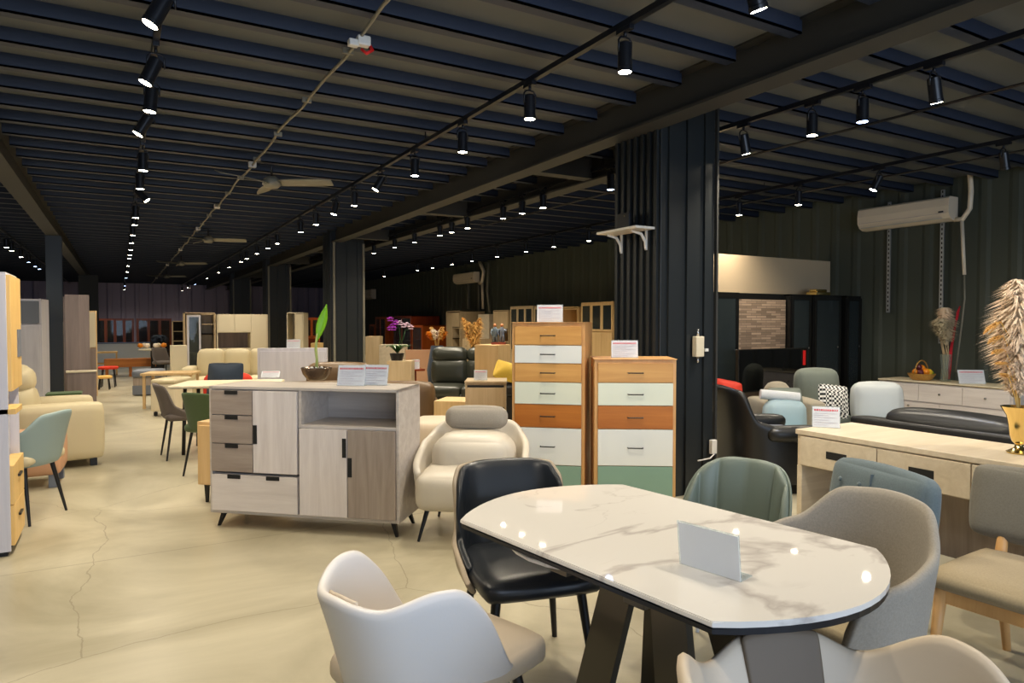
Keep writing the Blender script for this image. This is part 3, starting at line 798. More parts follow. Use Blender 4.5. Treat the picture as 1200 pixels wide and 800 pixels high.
# barrel chair
t = thing('dining_armchair', 'stone grey fabric barrel chair at the right end of the marble table', 'armchair', (2.03, 1.43), math.radians(-92))
top = interp([(0, .85), (.5, .84), (1.15, .72), (1.75, .675), (2.15, .63), (2.35, .46)])
f = shell_fn(.30, .30, .36, top, 2.3, .86, .9, .06)
MB().sheet(f, 46, 9, lambda s, u: .034).build('shell', 'stone_fabric', t, True, 1)
MB().soft((0, -.06, .42), (.50, .52, .11), .045, .015, 8).build('seat', 'seat_beige', t, True)
legs4(t, [(-.17, -.2, .38), (.17, -.2, .38), (-.17, .16, .38), (.17, .16, .38)], [(-.23, -.27, 0), (.23, -.27, 0), (-.23, .23, 0), (.23, .23, 0)], .017, .011, 'black_metal')

# tufted slate chair
t = thing('lounge_chair', 'slate blue chair with a buttoned high back, in front of the console', 'chair', (2.76, 1.91), math.radians(-104))
R_ = Matrix.Translation((0, .22, .42)) @ Matrix.Rotation(-.16, 4, 'X')
bk = MB().soft((0, 0, .155), (.56, .11, .42), .05, .02, 12, R_)
bk.build('backrest', 'tuft', t, True)
MB().box(-.002, .002, -.0745, -.05, .02, .33, mtx=R_).build('seam', 'tuft', t)
for i in range(4):
    for z_ in (.27, .14): MB().lathe([(0, .006), (.01, .004), (.012, 0), (0, 0)], 10).build('button', 'tuft', t, True).matrix_local = R_ @ Matrix.Translation((-.18 + i * .12, -.073, z_)) @ Matrix.Rotation(PI / 2, 4, 'X')
MB().soft((0, -.05, .39), (.56, .55, .14), .05, .02, 8).build('seat', 'tuft', t, True)
MB().box(-.26, .26, -.29, .2, .18, .33, .03, 3).build('apron', 'tuft', t, True, angle=40)
legs4(t, [(-.22, -.25, .2), (.22, -.25, .2), (-.22, .16, .2), (.22, .16, .2)], [(-.24, -.28, 0), (.24, -.28, 0), (-.24, .2, 0), (.24, .2, 0)], .018, .012, 'black_metal')

# oak framed chair
t = thing('dining_chair', 'oak framed chair with a wide grey wool back and beige seat, at the right edge', 'chair', (3.08, 1.25), math.radians(-86))
R_ = Matrix.Translation((0, .25, .44)) @ Matrix.Rotation(-.16, 4, 'X')
MB().soft((0, 0, .22), (.70, .075, .31), .037, .012, 12, R_).build('backrest', 'pad_grey', t, True)
MB().soft((0, -.03, .43), (.58, .52, .075), .035, .015, 8).build('seat', 'pad_beige', t, True)
MB().box(-.25, .25, -.25, -.22, .335, .392, .006).box(-.25, .25, .2, .23, .335, .392, .006).box(-.26, -.23, -.24, .22, .335, .392, .006).box(.23, .26, -.24, .22, .335, .392, .006).build('seat_frame', 'oak_v', t)
for sx_ in (-1, 1):
    MB().tube([(sx_ * .27, -.27, 0), (sx_ * .245, -.24, .40)], [.014, .024], 12).build('leg', 'oak_v', t, True)
    MB().tube([(sx_ * .22, .32, 0), (sx_ * .22, .225, .40), (sx_ * .22, .30, .72)], [.016, .024, .016], 12).build('leg', 'oak_v', t, True)

# cream lounge armchair by the sideboard
t = thing('lounge_armchair', 'cream leather armchair with a headrest roll beside the sideboard', 'armchair', (2.13, 4.26), math.radians(-34))
top = interp([(0, .71), (.45, .71), (1.3, .60), (1.8, .50), (2.3, .42)])
f = shell_fn(.40, .37, .19, top, 2.15, .86, .62, .08)
MB().sheet(lambda s, u: f(s, u), 46, 10, lambda s, u: .05).build('shell', 'cream_leather', t, True, 1)
MB().soft((0, .02, .54), (.56, .40, .32), .12, .02, 10, Matrix.Translation((0, .10, -.05))).build('back_cushion', 'cream_leather', t, True)
MB().soft((0, -.07, .33), (.66, .62, .24), .06, .02, 10).build('seat', 'cream_leather', t, True)
MB().soft((0, 0, 0), (.44, .13, .16), .06, .01, 10, Matrix.Translation((0, .24, .75)) @ Matrix.Rotation(-.2, 4, 'X')).build('headrest', 'stone_fabric', t, True)
legs4(t, [(-.27, -.25, .2), (.27, -.25, .2), (-.25, .22, .2), (.25, .22, .2)], [(-.32, -.31, 0), (.32, -.31, 0), (-.29, .28, 0), (.29, .28, 0)], .017, .009, 'black_metal')

def blob(mb, c, s, r=.05, puff=.02, mtx=None, n=8): return mb.soft(c, s, r, puff, n, mtx)
def sofa(name, label, loc, rot, w, d, zs, zb, m, seats=2, arms=True, cat='sofa', armz=None, footm='black_metal', head=False, backt=.2, group=None):
    """front looks to -y, centred on x"""
    t = thing(name, label, cat, loc, rot, group)
    aw = .2 if arms else 0; armz = armz or zs + .18
    MB().soft((0, 0, (.08 + zs - .12) / 2), (w - .02, d - .04, zs - .2), .03, 0, 8).build('base', m, t, True)
    iw = (w - 2 * aw) / seats
    for i in range(seats):
        x = -w / 2 + aw + (i + .5) * iw
        MB().soft((x, -backt / 2, zs - .08), (iw - .01, d - backt, .17), .05, .015, 8).build('seat_cushion', m, t, True)
        R_ = Matrix.Translation((x, d / 2 - backt / 2, 0)) @ Matrix.Rotation(-.08, 4, 'X')
        if head:
            MB().soft((0, 0, (zs + zb - .22) / 2), (iw - .01, backt, zb - .22 - zs + .06), .07, .03, 8, R_).build('back_cushion', m, t, True)
            MB().soft((0, -.01, zb - .12), (iw - .02, backt * .9, .24), .08, .02, 8, R_).build('headrest', m, t, True)
        else:
            MB().soft((0, 0, (zs + zb) / 2 - .02), (iw - .01, backt, zb - zs + .05), .07, .025, 8, R_).build('back_cushion', m, t, True)
    if arms:
        for sgn in (-1, 1): MB().soft((sgn * (w / 2 - aw / 2), -.0, (armz + .08) / 2), (aw, d, armz - .08), .05, .01, 8).build('armrest', m, t, True)
    for sx_ in (-1, 1):
        for sy_ in (-1, 1): MB().box(sx_ * (w / 2 - .1) - .03, sx_ * (w / 2 - .1) + .03, sy_ * (d / 2 - .09) - .03, sy_ * (d / 2 - .09) + .03, 0, .1).build('leg', footm, t)
    return t
def pillow(label, loc, rot, m, s=.42, lean=-.35, roll=0.0, th=.13):
    t = MB().soft((0, 0, 0), (s, th, s), .02, .02, 12)
    for v in t.bm.verts:
        q = v.co; k = min(1, max(abs(q.x), abs(q.z)) / (s / 2)); q.y *= max(.12, 1 - k ** 2.4 * .9); c4 = 1 - .07 * (1 - min(abs(q.x), abs(q.z)) / (s / 2)) * k; q.x *= c4; q.z *= c4
    o = t.build('cushion', m, None, True); o.location = loc; o.rotation_euler = (lean, roll, rot)
    tag(o, label, 'cushion', 'loose cushions'); return o
def mid(u0, u1, D): return at_depth((u0 + u1) / 2, D)
def wid(u0, u1, D): return (u1 - u0) * D / FPX
def yat(u, X):
    a, b, c = ray(u, HZ); return X * b / a
def xat(u, Y):
    a, b, c = ray(u, HZ); return Y * a / b
def dep(X, Y): return X * math.sin(YAW) + Y * math.cos(YAW)

# ------------------------------------------------------------ on the sideboard
bx, by = P(371, 445, 1.0)
t = thing('plant_bowl', 'bronze bowl with a single sprouting green leaf, on the sideboard', 'potted plant', (bx, by, 1.0), 0)
MB().lathe([(0, 0), (.06, 0), (.075, .01), (.105, .05), (.118, .095), (.112, .098), (.1, .085), (0, .08)], 32).build('bowl', 'bronze', t, True, angle=50)
MB().lathe([(.0, .088), (.07, .086), (.1, .083)], 20).build('soil', 'soil', t, True)
st = [(.0, 0, .085), (.004, 0, .16), (-.004, 0, .23), (0.0, 0, .3), (.006, 0, .36)]
MB().tube(st, [.013, .010, .011, .009, .006], 10).build('stem', 'stem_pale', t, True)
def leaf_sheet(L, W, bend=.1):
    return lambda s, u: ((s * L) * .35 + bend * s * s * L, (u - .5) * 2 * W * .35 * math.sin(PI * min(.999, s * .96 + .03)) ** .8, s * L * .93)
MB().sheet(lambda s, u: (.004 + s * .085 + (u - .5) * .072 * math.sin(PI * min(.99, s * .95 + .04)), .02 * abs(u - .5) - .01 + s * .02, .31 + s * .27 - (u - .5) * .02), 14, 6, .002).build('leaf', 'leaf', t, True)
for k in range(7):
    a = k * 1.1; MB().tube([(.03 * math.cos(a), .03 * math.sin(a), .085), (.05 * math.cos(a), .05 * math.sin(a), .098)], .008, 6).build('pebble', 'grey_marble', t, True)
cx_, cy_ = P(411, 452, 1.0); card('left one of two overlapping price cards on the sideboard', (cx_, cy_), SBa + .1, .195, .145, .25, z=1.0)
cx_, cy_ = P(442, 452, 1.0); card('right one of two overlapping price cards on the sideboard', (cx_ - .005, cy_ + .055), SBa, .195, .145, .25, z=1.0)

# golden vase with pampas on the console
gx, gy = P(1194, 531, .79)
t = thing('flower_vase', 'golden goblet vase of tall pampas grass on the pale wood console', 'vase', (gx, gy, .79), .3)
vase = t
MB().lathe([(0, 0), (.05, 0), (.055, .008), (.04, .016), (.02, .03), (.016, .045), (.03, .06), (.04, .09), (.046, .14), (.056, .19), (.082, .235), (.078, .236), (.05, .19), (0, .15)], 28).build('vase', 'gold', t, True, angle=40)
rr = random.Random(3)
def plume(base, tip, r, n, seed, curl=.5, dz=-.3, hair=.05):
    rg = random.Random(seed); b = MB(); base = Vector(base); tip = Vector(tip); ax = (tip - base)
    for i in range(n):
        s = rg.random() ** .8; p = base + ax * s; a = rg.random() * 2 * PI
        rad = r * (math.sin(PI * min(1, s * .92 + .06)) ** .7)
        out_ = Vector((math.cos(a), math.sin(a), .55)); L_ = rad * rg.uniform(.7, 1.25)
        q = p + out_ * L_; q.z += -L_ * .25
        md_ = p + out_ * L_ * .5 + Vector((0, 0, L_ * .25))
        wv = Vector((-math.sin(a), math.cos(a), 0)) * .0035 * hair / .05
        v = [b.bm.verts.new(x) for x in (p - wv, p + wv, md_ + wv * 1.3, q, md_ - wv * 1.3)]
        b.bm.faces.new(v)
    return b
for i, (bx_, by_, tx_, ty_, tz_, r_) in enumerate(((-.01, 0, -.03, .02, .86, .15), (.02, .01, .07, .0, .80, .13), (.0, .03, .02, .06, .72, .13))):
    MB().tube([(0, 0, .16), (bx_, by_, .35), (tx_ * .8, ty_, .6)], .003, 5).build('stalk', 'pampas_gold', t, True)
    plume((bx_, by_, .28), (tx_, ty_, tz_), r_, 1500, 20 + i).build('plume', 'pampas', t)
for i in range(5):
    a = 2.5 + i * .22; zz = .28 + i * .07
    # bunny-tail heads reaching to the left of the picture
    dx_, dy_ = -math.cos(.5) * (.10 + .02 * i), math.sin(.5) * (.10 + .02 * i)
    pts = [(0, 0, .17), (dx_ * .35, dy_ * .35, zz), (dx_ * .8, dy_ * .8, zz + .10), (dx_ * 1.25, dy_ * 1.25, zz + .12 - .02 * i)]
    MB().tube(pts, .003, 5).build('stalk', 'pampas_gold', t, True)
    plume(pts[2], (pts[3][0] * 1.15, pts[3][1] * 1.15, pts[3][2] + .0), .022, 330, 60 + i, hair=.035).build('seed_head', 'pampas_gold', t)

# ------------------------------------------------------------ right bay
t = sofa('sofa', 'black leather sofa seen from behind, beyond the pale wood console', (5.22, 2.05), PI / 2, 2.1, .9, .40, .83, 'sofa_black', 2, True, armz=.68, backt=.24)
MB().soft((0, .47, .42), (2.16, .13, .68), .03, 0, 8).build('back_frame', 'sofa_black', t, True)
# black wing chair
wx, wy = at_depth(895, 6.0)
t = thing('wing_chair', 'black leather wing chair with grey seat right of the ribbed column', 'armchair', (wx, wy), math.radians(68))
f = shell_fn(.40, .36, .08, interp([(0, .90), (.6, .88), (1.2, .62), (1.7, .56), (2.2, .5)]), 2.05, .94, .62, .06)
MB().sheet(f, 40, 9, .06).build('shell', 'sofa_black', t, True, 1)
MB().soft((0, -.08, .40), (.62, .62, .2), .06, .02, 8).build('seat', 'slate', t, True)
for sx_ in (-1, 1):
    MB().soft((sx_ * .36, -.12, .52), (.16, .55, .12), .05, .01, 8).build('armrest', 'sofa_black', t, True)
MB().box(-.3, .3, -.3, .3, 0, .1).build('base', 'dark', t)
x_, y_ = mid(904, 946, 6.8)
t = thing('lounge_armchair', 'pale blue leather armchair between the black wing chair and the console', 'armchair', (x_, y_), math.radians(-30))
MB().soft((0, .1, .42), (.40, .2, .46), .08, .02, 8).build('backrest', 'light_blue', t, True)
MB().soft((0, -.12, .30), (.42, .42, .2), .06, .02, 8).build('seat', 'light_blue', t, True)
MB().box(-.17, .17, -.25, .15, 0, .21, .01).build('base', 'slate', t)
o = MB().tube([(-.19, 0, 0), (.19, 0, 0)], .05, 16).build('bolster', 'white_cloth', None, True, angle=40); o.location = (x_ + .02, y_ + .12, .70); o.rotation_euler = (0, .08, math.radians(-38)); tag(o, 'white rolled bolster lying on the pale blue armchair', 'bolster')
x_, y_ = mid(890, 952, 7.35)
sofa('sofa', 'low beige fabric sofa with a grey cushion in front of the black display cabinets', (x_, y_), math.radians(-32), .66, .6, .38, .76, 'beige_sofa', 1, True, armz=.62)
x2, y2 = at_depth(922, 7.0); pillow('grey-green cushion on the low beige sofa', (x2, y2, .60), math.radians(-30), 'green_grey', .34)
x_, y_ = mid(942, 990, 7.85)
t = sofa('lounge_armchair', 'grey-green high-backed armchair holding the black and white cushion', (x_ + .03, y_ + .02), math.radians(-34), .48, .55, .40, .88, 'green_grey', 1, False, cat='armchair')
x2, y2 = at_depth(978, 7.3); pillow('black and white houndstooth cushion on the grey-green armchair', (x2, y2, .60), math.radians(-20), 'hound', .34, -.25, .12)
x_, y_ = mid(990, 1045, 7.3)
sofa('lounge_armchair', 'light grey leather armchair beside the houndstooth cushion', (x_ + .14, y_ -.10), math.radians(-40), .50, .55, .38, .77, 'lt_grey_leather', 1, False, cat='armchair')
x_, y_ = at_depth(846, 7.3)
o = sofa('lounge_armchair', 'dark olive armchair half hidden behind the black wing chair', (x_, y_), math.radians(-30), .46, .5, .38, .74, 'sofa_green_black', 1, True, cat='armchair')
x2, y2 = at_depth(853, 7.1); pillow('red cushion on the dark olive armchair beside the column', (x2, y2, .70), math.radians(-30), 'red', .30, -.5, .2)

# low white cabinet on the right wall
Lw = 8.70; ya, yb = yat(1031, Lw), yat(1189, Lw); w = ya - yb
lc = cabinet('low_cabinet', 'low white six-drawer cabinet with gold-edged top against the right wall', 'cabinet', (Lw, ya), -PI / 2, w, .5, .68, 'ash_h',
        [('drawer', .02, w * .335, .45, .67, None, 'knob'), ('drawer', w * .335, w * .665, .45, .67, None, 'knob'), ('drawer', w * .665, w - .02, .45, .67, None, 'knob'),
         ('door', .02, w * .5, .08, .44, None, ('k', w * .26, .39)), ('door', w * .5, w - .02, .08, .44, None, ('k', w * .58, .36))], z0=.06, top=('cream_cab', .025), hm='chrome', legs={'m': 'dark', 'splay': 0, 'r': (.02, .02)})
MB().box(-.008, w + .008, -.016, -.012, .683, .69).build('gold_trim', 'gold', lc)
zt_ = .705
bx, by = at_depth(1081, dep(8.9, yat(1081, 8.9)))
t = thing('fruit_basket', 'wicker basket heaped with oranges, lemons and grapes on the low white cabinet', 'fruit basket', (bx, by, zt_))
MB().lathe([(0, 0), (.1, 0), (.12, .012), (.155, .07), (.16, .085), (.15, .085), (.115, .02), (0, .015)], 28).build('basket', 'wicker', t, True, angle=50)
MB().tube([(-.155, 0, .08)] + [(-.155 * math.cos(a), 0, .08 + .17 * math.sin(a)) for a in [PI * k / 10 for k in range(1, 10)]] + [(.155, 0, .08)], .008, 6).build('handle', 'wicker', t, True)
fr = [(-.08, -.03, .10, 'dark_fruit', .042), (-.03, -.07, .11, 'orange_fruit', .045), (.05, -.06, .10, 'yellow_fruit', .047), (.1, .0, .10, 'yellow_fruit', .04), (0, .0, .15, 'orange_fruit', .045),
      (-.05, .04, .12, 'dark_fruit', .04), (-.06, 0.0, .17, 'dark_fruit', .035), (.05, .05, .11, 'orange_fruit', .04), (.11, -.06, .085, 'green_fruit', .034), (-.11, .02, .11, 'orange_fruit', .035)]
nm = {'dark_fruit': ('plum', 'dark purple plum in the wicker basket'), 'orange_fruit': ('orange', 'orange in the wicker basket'), 'yellow_fruit': ('lemon', 'yellow lemon in the wicker basket'), 'green_fruit': ('lime', 'green lime at the right rim of the wicker basket')}
where = ['at the front left rim', 'low at the front', 'low at the front right', 'at the right', 'on top in the middle', 'behind the front plums', 'on top at the left', 'at the back right', '', 'at the far left']
for (x, y, z, mm, r), wh in zip(fr, where):
    o = MB().lathe([(0, -r)] + [(r * math.cos(a), r * math.sin(a)) for a in [-PI / 2 + PI * k / 9 for k in range(1, 9)]] + [(0, r)], 14).build(nm[mm][0], mm, None, True); o.location = (bx + x, by + y, zt_ + z)
    tag(o, (nm[mm][1] + (', ' + wh if wh else '')), 'fruit', 'fruit in the wicker basket')
vx, vy = at_depth(1109, dep(8.95, yat(1109, 8.95)))
t = thing('flower_vase', 'clear glass vase of dried hydrangeas and red twigs on the low white cabinet', 'vase', (vx, vy, zt_))
MB().lathe([(0, 0), (.055, 0), (.06, .01), (.05, .15), (.065, .34), (.062, .34), (.046, .15), (.05, .02), (0, .015)], 20).build('glass', 'vase_glass', t, True)
for k in range(7):
    a = k * .9; MB().tube([(.02 * math.cos(a), .02 * math.sin(a), .02), (.03 * math.cos(a + .5), .03 * math.sin(a + .5), .35), (-.06 + .05 * math.cos(a), .05 * math.sin(a), .62)], .006, 5).build('stem', 'beige_wood', t, True)
for k in range(5):
    MB().tube([(.02, -.01 * k, .03), (.06 + .01 * k, -.02, .4), (.10 + .012 * k, -.05, .70 + .04 * k), (.15 + .01 * k, -.06, .82 + .03 * k)], [.008, .009, .011, .008], 6).build('red_twig', 'red_stem', t, True)
for k, (x, y, z, r) in enumerate(((-.12, 0, .66, .11), (0, .02, .75, .10), (.07, 0, .68, .09), (-.08, -.02, .82, .09), (-.05, -.03, .55, .1))):
    plume((x, y, z - r), (x, y, z + r), r * 1.15, 420, 90 + k, hair=.16).build('flower_head', 'pampas' if k % 2 else 'cream_cab', t)
kx, ky = at_depth(1141, dep(8.88, yat(1141, 8.88))); card('blue-tinted price card at the right end of the low white cabinet', (kx, ky), math.radians(-35), .30, .17, .3, z=zt_)

# air conditioners on the right wall
def ac(ya, yb, z0, z1, label, Xf=9.03):
    w = ya - yb; t = thing('air_conditioner', label, 'air conditioner', (9.25, (ya + yb) / 2, z0), -PI / 2, 'wall air conditioners')
    hh = z1 - z0; pr_ = [(0, 0), (-.10, 0), (-.17, .03), (-.215, .09), (-.22, hh * .6), (-.205, hh * .93), (-.18, hh), (0, hh)]
    b = MB(); m_ = Matrix(((0, 0, 1, 0), (1, 0, 0, 0), (0, 1, 0, 0), (0, 0, 0, 1)))
    b.prism(pr_, -w / 2, w / 2, mtx=m_)
    b.build('housing', 'ac_white', t)
    MB().box(-w * .47, w * .42, -.214, -.12, .028, .034, mtx=Matrix.Rotation(-.0, 4, 'X')).build('louvre', 'white_plastic', t)
    MB().box(-w * .48, w * .48, -.224, -.219, hh * .30, hh * .31).build('panel_seam', 'grey_print', t)
    MB().box(w * .40, w * .45, -.2235, -.219, hh * .34, hh * .40).build('display', 'dark', t)
    return t
ac(5.95, 4.73, 2.73, 3.03, 'beige-white wall air conditioner at upper right')
ac(19.4, 18.0, 2.62, 2.93, 'second wall air conditioner, above the dried grass far along the right wall')
ac(28.6, 27.4, 2.4, 2.8, 'farthest small wall air conditioner, just right of the second column')
def strut(y, z0, z1, label):
    t = thing('strut_channel', label, 'strut', (9.24, y, z0), -PI / 2)
    MB().box(-.022, .022, -.02, .0, 0, z1 - z0).build('channel', 'steel', t)
    q = MB(); n = int((z1 - z0) / .06)
    for k in range(n): q.box(-.008, .008, -.0215, -.019, .02 + k * .06, .05 + k * .06)
    q.build('slots', 'dark', t)
strut(yat(1041, 9.24), 1.58, 3.1, 'short perforated steel strut under the upper right air conditioner')
strut(yat(1103, 9.24), 1.17, 3.15, 'long perforated steel strut reaching down behind the dried flowers')
t = thing('refrigerant_pipe', 'white wrapped pipe and cable running down the wall beside the air conditioner', 'pipe', (9.2, 4.6, .0))
pp = lambda u, v, X=9.2: (X - 9.2, yat(u, X) - 4.6, HCAM + (HZ - v) * dep(X, yat(u, X)) / FPX)
MB().tube([pp(1137, 180), pp(1133, 200), pp(1135, 225), pp(1134, 245), pp(1126, 257), pp(1116, 258)], .03, 10).build('insulated_pipe', 'ac_white', t, True)
MB().tube([pp(1125, 258), pp(1127, 290), pp(1129, 322)], .022, 8).build('cable_sleeve', 'ac_white', t, True)
MB().tube([pp(1129, 322), pp(1130, 350), pp(1125, 400), pp(1121, 436)], .011, 6).build('cable', 'conduit', t, True)
t = thing('refrigerant_pipe', 'white pipe and grey struts hanging by the second air conditioner', 'pipe', (9.2, 18.0, .0))
pp = lambda u, v, X=9.2: (X - 9.2, yat(u, X) - 18.0, HCAM + (HZ - v) * dep(X, yat(u, X)) / FPX)
MB().tube([pp(562, 307), pp(567, 318), pp(565, 330), pp(562, 332)], .05, 8).build('insulated_pipe', 'ac_white', t, True)
MB().tube([pp(565, 330), pp(566, 362)], .04, 8).build('cable_sleeve', 'ac_white', t, True)
MB().tube([pp(573, 308), pp(571, 340), pp(574, 366)], .035, 8).build('cable', 'conduit', t, True)
MB().tube([pp(549, 333), pp(549, 362)], .04, 6).tube([pp(561, 333), pp(561, 366)], .03, 6).build('strut', 'conduit', t, True)

# black display wall with stone panel
YW = 6.05
X = lambda u: xat(u, YW)
tag(MB().box(X(800), xat(991, YW + .5), YW + .5, YW + .62, 1.80, 2.36, .004).build('partition_panel', 'partition'), 'large blank beige panel above the black display cabinets', 'panel')
DW = dep(X(900), YW); zc = 1.82
def tower(u0, u1, label, doors, hz=zc, rot=0.0, Y=YW, d=.4):
    x0 = xat(u0, Y); x1 = xat(u1, Y); w = x1 - x0
    cs = [('glass2', .02 + i * (w - .04) / doors, .02 + (i + 1) * (w - .04) / doors, .08, hz - .03, 'black_cab', ('k', .02 + (i + (.85 if i == 0 else .15)) * (w - .04) / doors, 1.1)) for i in range(doors)]
    return cabinet('display_cabinet', label, 'display cabinet', (x0, Y), rot, w, d, hz, 'black_cab', cs, z0=0, hm='chrome', group='black display cabinets')
tower(828, 866, 'black glass display tower left of the stone panel', 1)
tower(926, 951, 'slim black glass tower right of the stone panel', 1)
tower(953, 986, 'black glass tower with steel knobs, second from the right end', 1, Y=YW - .0)
tower(991, 1024, 'black two-door glass cabinet at the right end of the display wall', 2)
t = thing('stone_panel_unit', 'stacked-stone back panel in a black frame with a shelf', 'panel', (X(867), YW + .1))
w = X(925) - X(867)
MB().box(0, w, -.04, .02, .3, zc - .08).build('stone', 'stone', t)
MB().box(0, w, -.02, .2, zc - .08, zc).box(0, w, 0, .3, 0, .3).build('frame', 'black_cab', t)
MB().lathe([(0, 0), (.03, 0), (.03, -.006), (0, -.006)], 12, (w * .15, .04, zc - .081)).lathe([(0, 0), (.03, 0), (.03, -.006), (0, -.006)], 12, (w * .85, .04, zc - .081)).build('downlight', 'lamp_on', t)
t = thing('television', 'glossy black television with a red label in front of the stone panel', 'television', (xat(866, 5.7), 5.7, .5))
w = xat(947, 5.7) - xat(866, 5.7)
MB().box(0, w, 0, .05, .10, .62, .006).build('screen_housing', 'black_cab', t)
MB().box(.015, w - .015, -.003, .001, .12, .605).build('screen', 'black_glass', t)
MB().box(w - .1, w - .05, -.008, -.004, .40, .585).build('red_label', 'red_label', t)
MB().box(w * .3, w * .7, -.1, .15, 0, .015).box(w * .45, w * .55, 0, .04, .01, .12).build('stand', 'black_cab', t)
t2 = thing('media_cabinet', 'black low cabinet carrying the television', 'cabinet', (xat(850, 5.6) , 5.5)); 
MB().box(0, 1.5, 0, .45, 0, .5, .005).build('body', 'black_cab', t2); MB().box(.02, .74, -.015, 0, .05, .47, .002).build('door', 'black_cab', t2); MB().box(.76, 1.48, -.015, 0, .05, .47, .002).build('door', 'black_cab', t2)
tag(MB().box(0, .3, 0, .18, 0, .05, .01).box(.03, .26, .03, .15, .05, .09, .01).build('wall_lamp', 'gold'), 'small golden ornament on top of the black cabinets', 'ornament').location = (xat(962, YW) + .05, YW + .1, zc)

# column fittings
t = thing('wall_shelf', 'small white bracket shelf mounted high on the ribbed column', 'shelf', (3.775, 4.5, 2.2), PI / 2 * -1)
MB().box(-.26, .26, -.20, 0, .0, .02, .003).build('board', 'white_plastic', t)
for x in (-.16, .16):
    MB().tube([(x, -.16, -.012), (x, -.06, -.03), (x, -.015, -.09), (x, -.012, -.15)], [.008, .012, .014, .010], 8).box(x - .01, x + .01, -.012, 0, -.16, 0).build('bracket', 'white_plastic', t, True, angle=40)
t = thing('router', 'black wireless router standing on the white bracket shelf', 'router', (3.70, 4.5, 2.22), -PI / 2)
MB().box(-.10, .06, -.03, .0, 0, .14, .004).build('case', 'black_metal', t)
MB().box(0, .01, -.033, -.03, .11, .115).build('indicator', 'gold', t)
t = thing('breaker_box', 'beige breaker box with conduit stubs on the column face', 'switch box', (4.17, 4.17, 1.16))
MB().box(-.045, .045, -.05, 0, 0, .17, .006).build('box', 'cream_cab', t)
MB().tube([(0, -.02, .17), (0, -.02, .23)], .012, 8).tube([(0, -.02, -.05), (0, -.02, 0)], .012, 8).build('conduit_stub', 'chrome', t, True)
tag(MB().box(4.27, 4.31, 4.165, 4.178, 1.20, 1.225, .002).build('wall_tag', 'white_plastic'), 'tiny white sticker right of the breaker box on the column', 'sticker')
t = thing('power_outlet', 'white power outlet low on the column with a trailing cord', 'outlet', (4.36, 4.16, .33))
MB().box(-.03, .03, -.025, .012, 0, .12, .006).build('plate', 'white_plastic', t); MB().tube([(0, -.02, 0), (-.06, -.03, -.03), (-.2, -.03, -.035)], .006, 6).build('cord', 'white_plastic', t, True)

# ------------------------------------------------------------ left side of the aisle
# tall open shelf cabinet at the picture edge
t = thing('tall_cabinet', 'tall pale cabinet with yellow wood boxes at the left picture edge', 'cabinet', (-.60, 5.17), PI / 2)
dd = .45; wl = .52      # local x runs along +Y, front (-y local) faces +X
MB().box(0, .02, 0, dd, .03, 1.74, .002).box(.02, wl, dd - .02, dd, .03, 1.74).box(.02, wl, .06, dd - .02, 1.0, 1.02).box(wl - .02, wl, .0, dd, .03, 1.74).box(0, wl, 0, dd, 1.74, 1.755).build('carcass', 'lilac_white', t)
MB().box(.02, wl - .02, .05, .07, .60, 1.0, .002).build('middle_panel', 'lilac_white', t)
o = MB().box(.022, wl, -.02, .05, 1.02, 1.74, .003).build('upper_box', 'yellow_wood', t); MB().box(.3, .46, -.026, -.018, 1.22, 1.40).build('niche', 'slate', o)
MB().box(.0, .30, -.04, .05, .88, .915, .003).build('shelf', 'yellow_wood', t)
for a_, b_ in ((.06, .31), (.315, .56)):
    o = MB().box(.022, wl - .0, -.02, .05, a_, b_, .003).build('drawer', 'yellow_wood', t); MB().box(.2, .32, -.035, -.018, (a_ + b_) / 2 + .02, (a_ + b_) / 2 + .035, .003).build('handle', 'black_metal', o)
MB().box(.02, wl - .02, .02, dd - .02, 0, .03).build('plinth', 'dark', t)
# sage armchair
x_, y_ = at_depth(20, 5.0)
t = thing('dining_armchair', 'sage leather armchair on black legs beside the tall cabinet at left', 'armchair', (x_, y_), math.radians(-118))
f = shell_fn(.28, .28, .40, interp([(0, .80), (.5, .79), (1.2, .66), (1.7, .60), (2.2, .47)]), 2.05, .80, .8, .05)
MB().sheet(f, 40, 8, .03).build('shell', 'sage_chair', t, True, 1)
MB().soft((0, -.04, .46), (.46, .48, .09), .04, .02, 8).build('seat', 'cream_sofa', t, True)
legs4(t, [(-.15, -.17, .41), (.15, -.17, .41), (-.15, .13, .41), (.15, .13, .41)], [(-.21, -.24, 0), (.21, -.24, 0), (-.21, .2, 0), (.21, .2, 0)], .017, .009, 'black_metal')
# recliner sofa (faces the aisle), ottoman, wardrobes
x_, y_ = at_depth(15, 7.2)
t = sofa('recliner_sofa', 'cream leather recliner sofa facing the aisle at the left', (-.58, 8.45), math.radians(98), 1.0, .74, .46, 1.0, 'cream_sofa', 1, True, armz=.64, head=True, backt=.26)
x_, y_ = at_depth(58, 6.65)
t = thing('ottoman', 'caramel leather ottoman on grey feet between the sage chair and the recliner', 'ottoman', (-.70, 7.38), PI / 2 - .05)
MB().soft((0, 0, .29), (.52, .50, .36), .05, .015, 8).build('cushion', 'caramel', t, True)
for sx_ in (-1, 1):
    for sy_ in (-1, 1): MB().box(sx_ * .19 - .035, sx_ * .19 + .035, sy_ * .19 - .035, sy_ * .19 + .035, 0, .12, .004).build('leg', 'slate', t)
t = thing('side_table', 'small green-topped side table behind the recliner sofa', 'table', at_depth(74, 9.0), 0)
MB().box(-.20, .20, -.16, .16, .49, .52, .01).build('top', 'green_fab', t); 
for sx_ in (-1, 1): MB().box(sx_ * .17 - .015, sx_ * .17 + .015, -.12, .12, 0, .49).build('leg', 'black_metal', t)
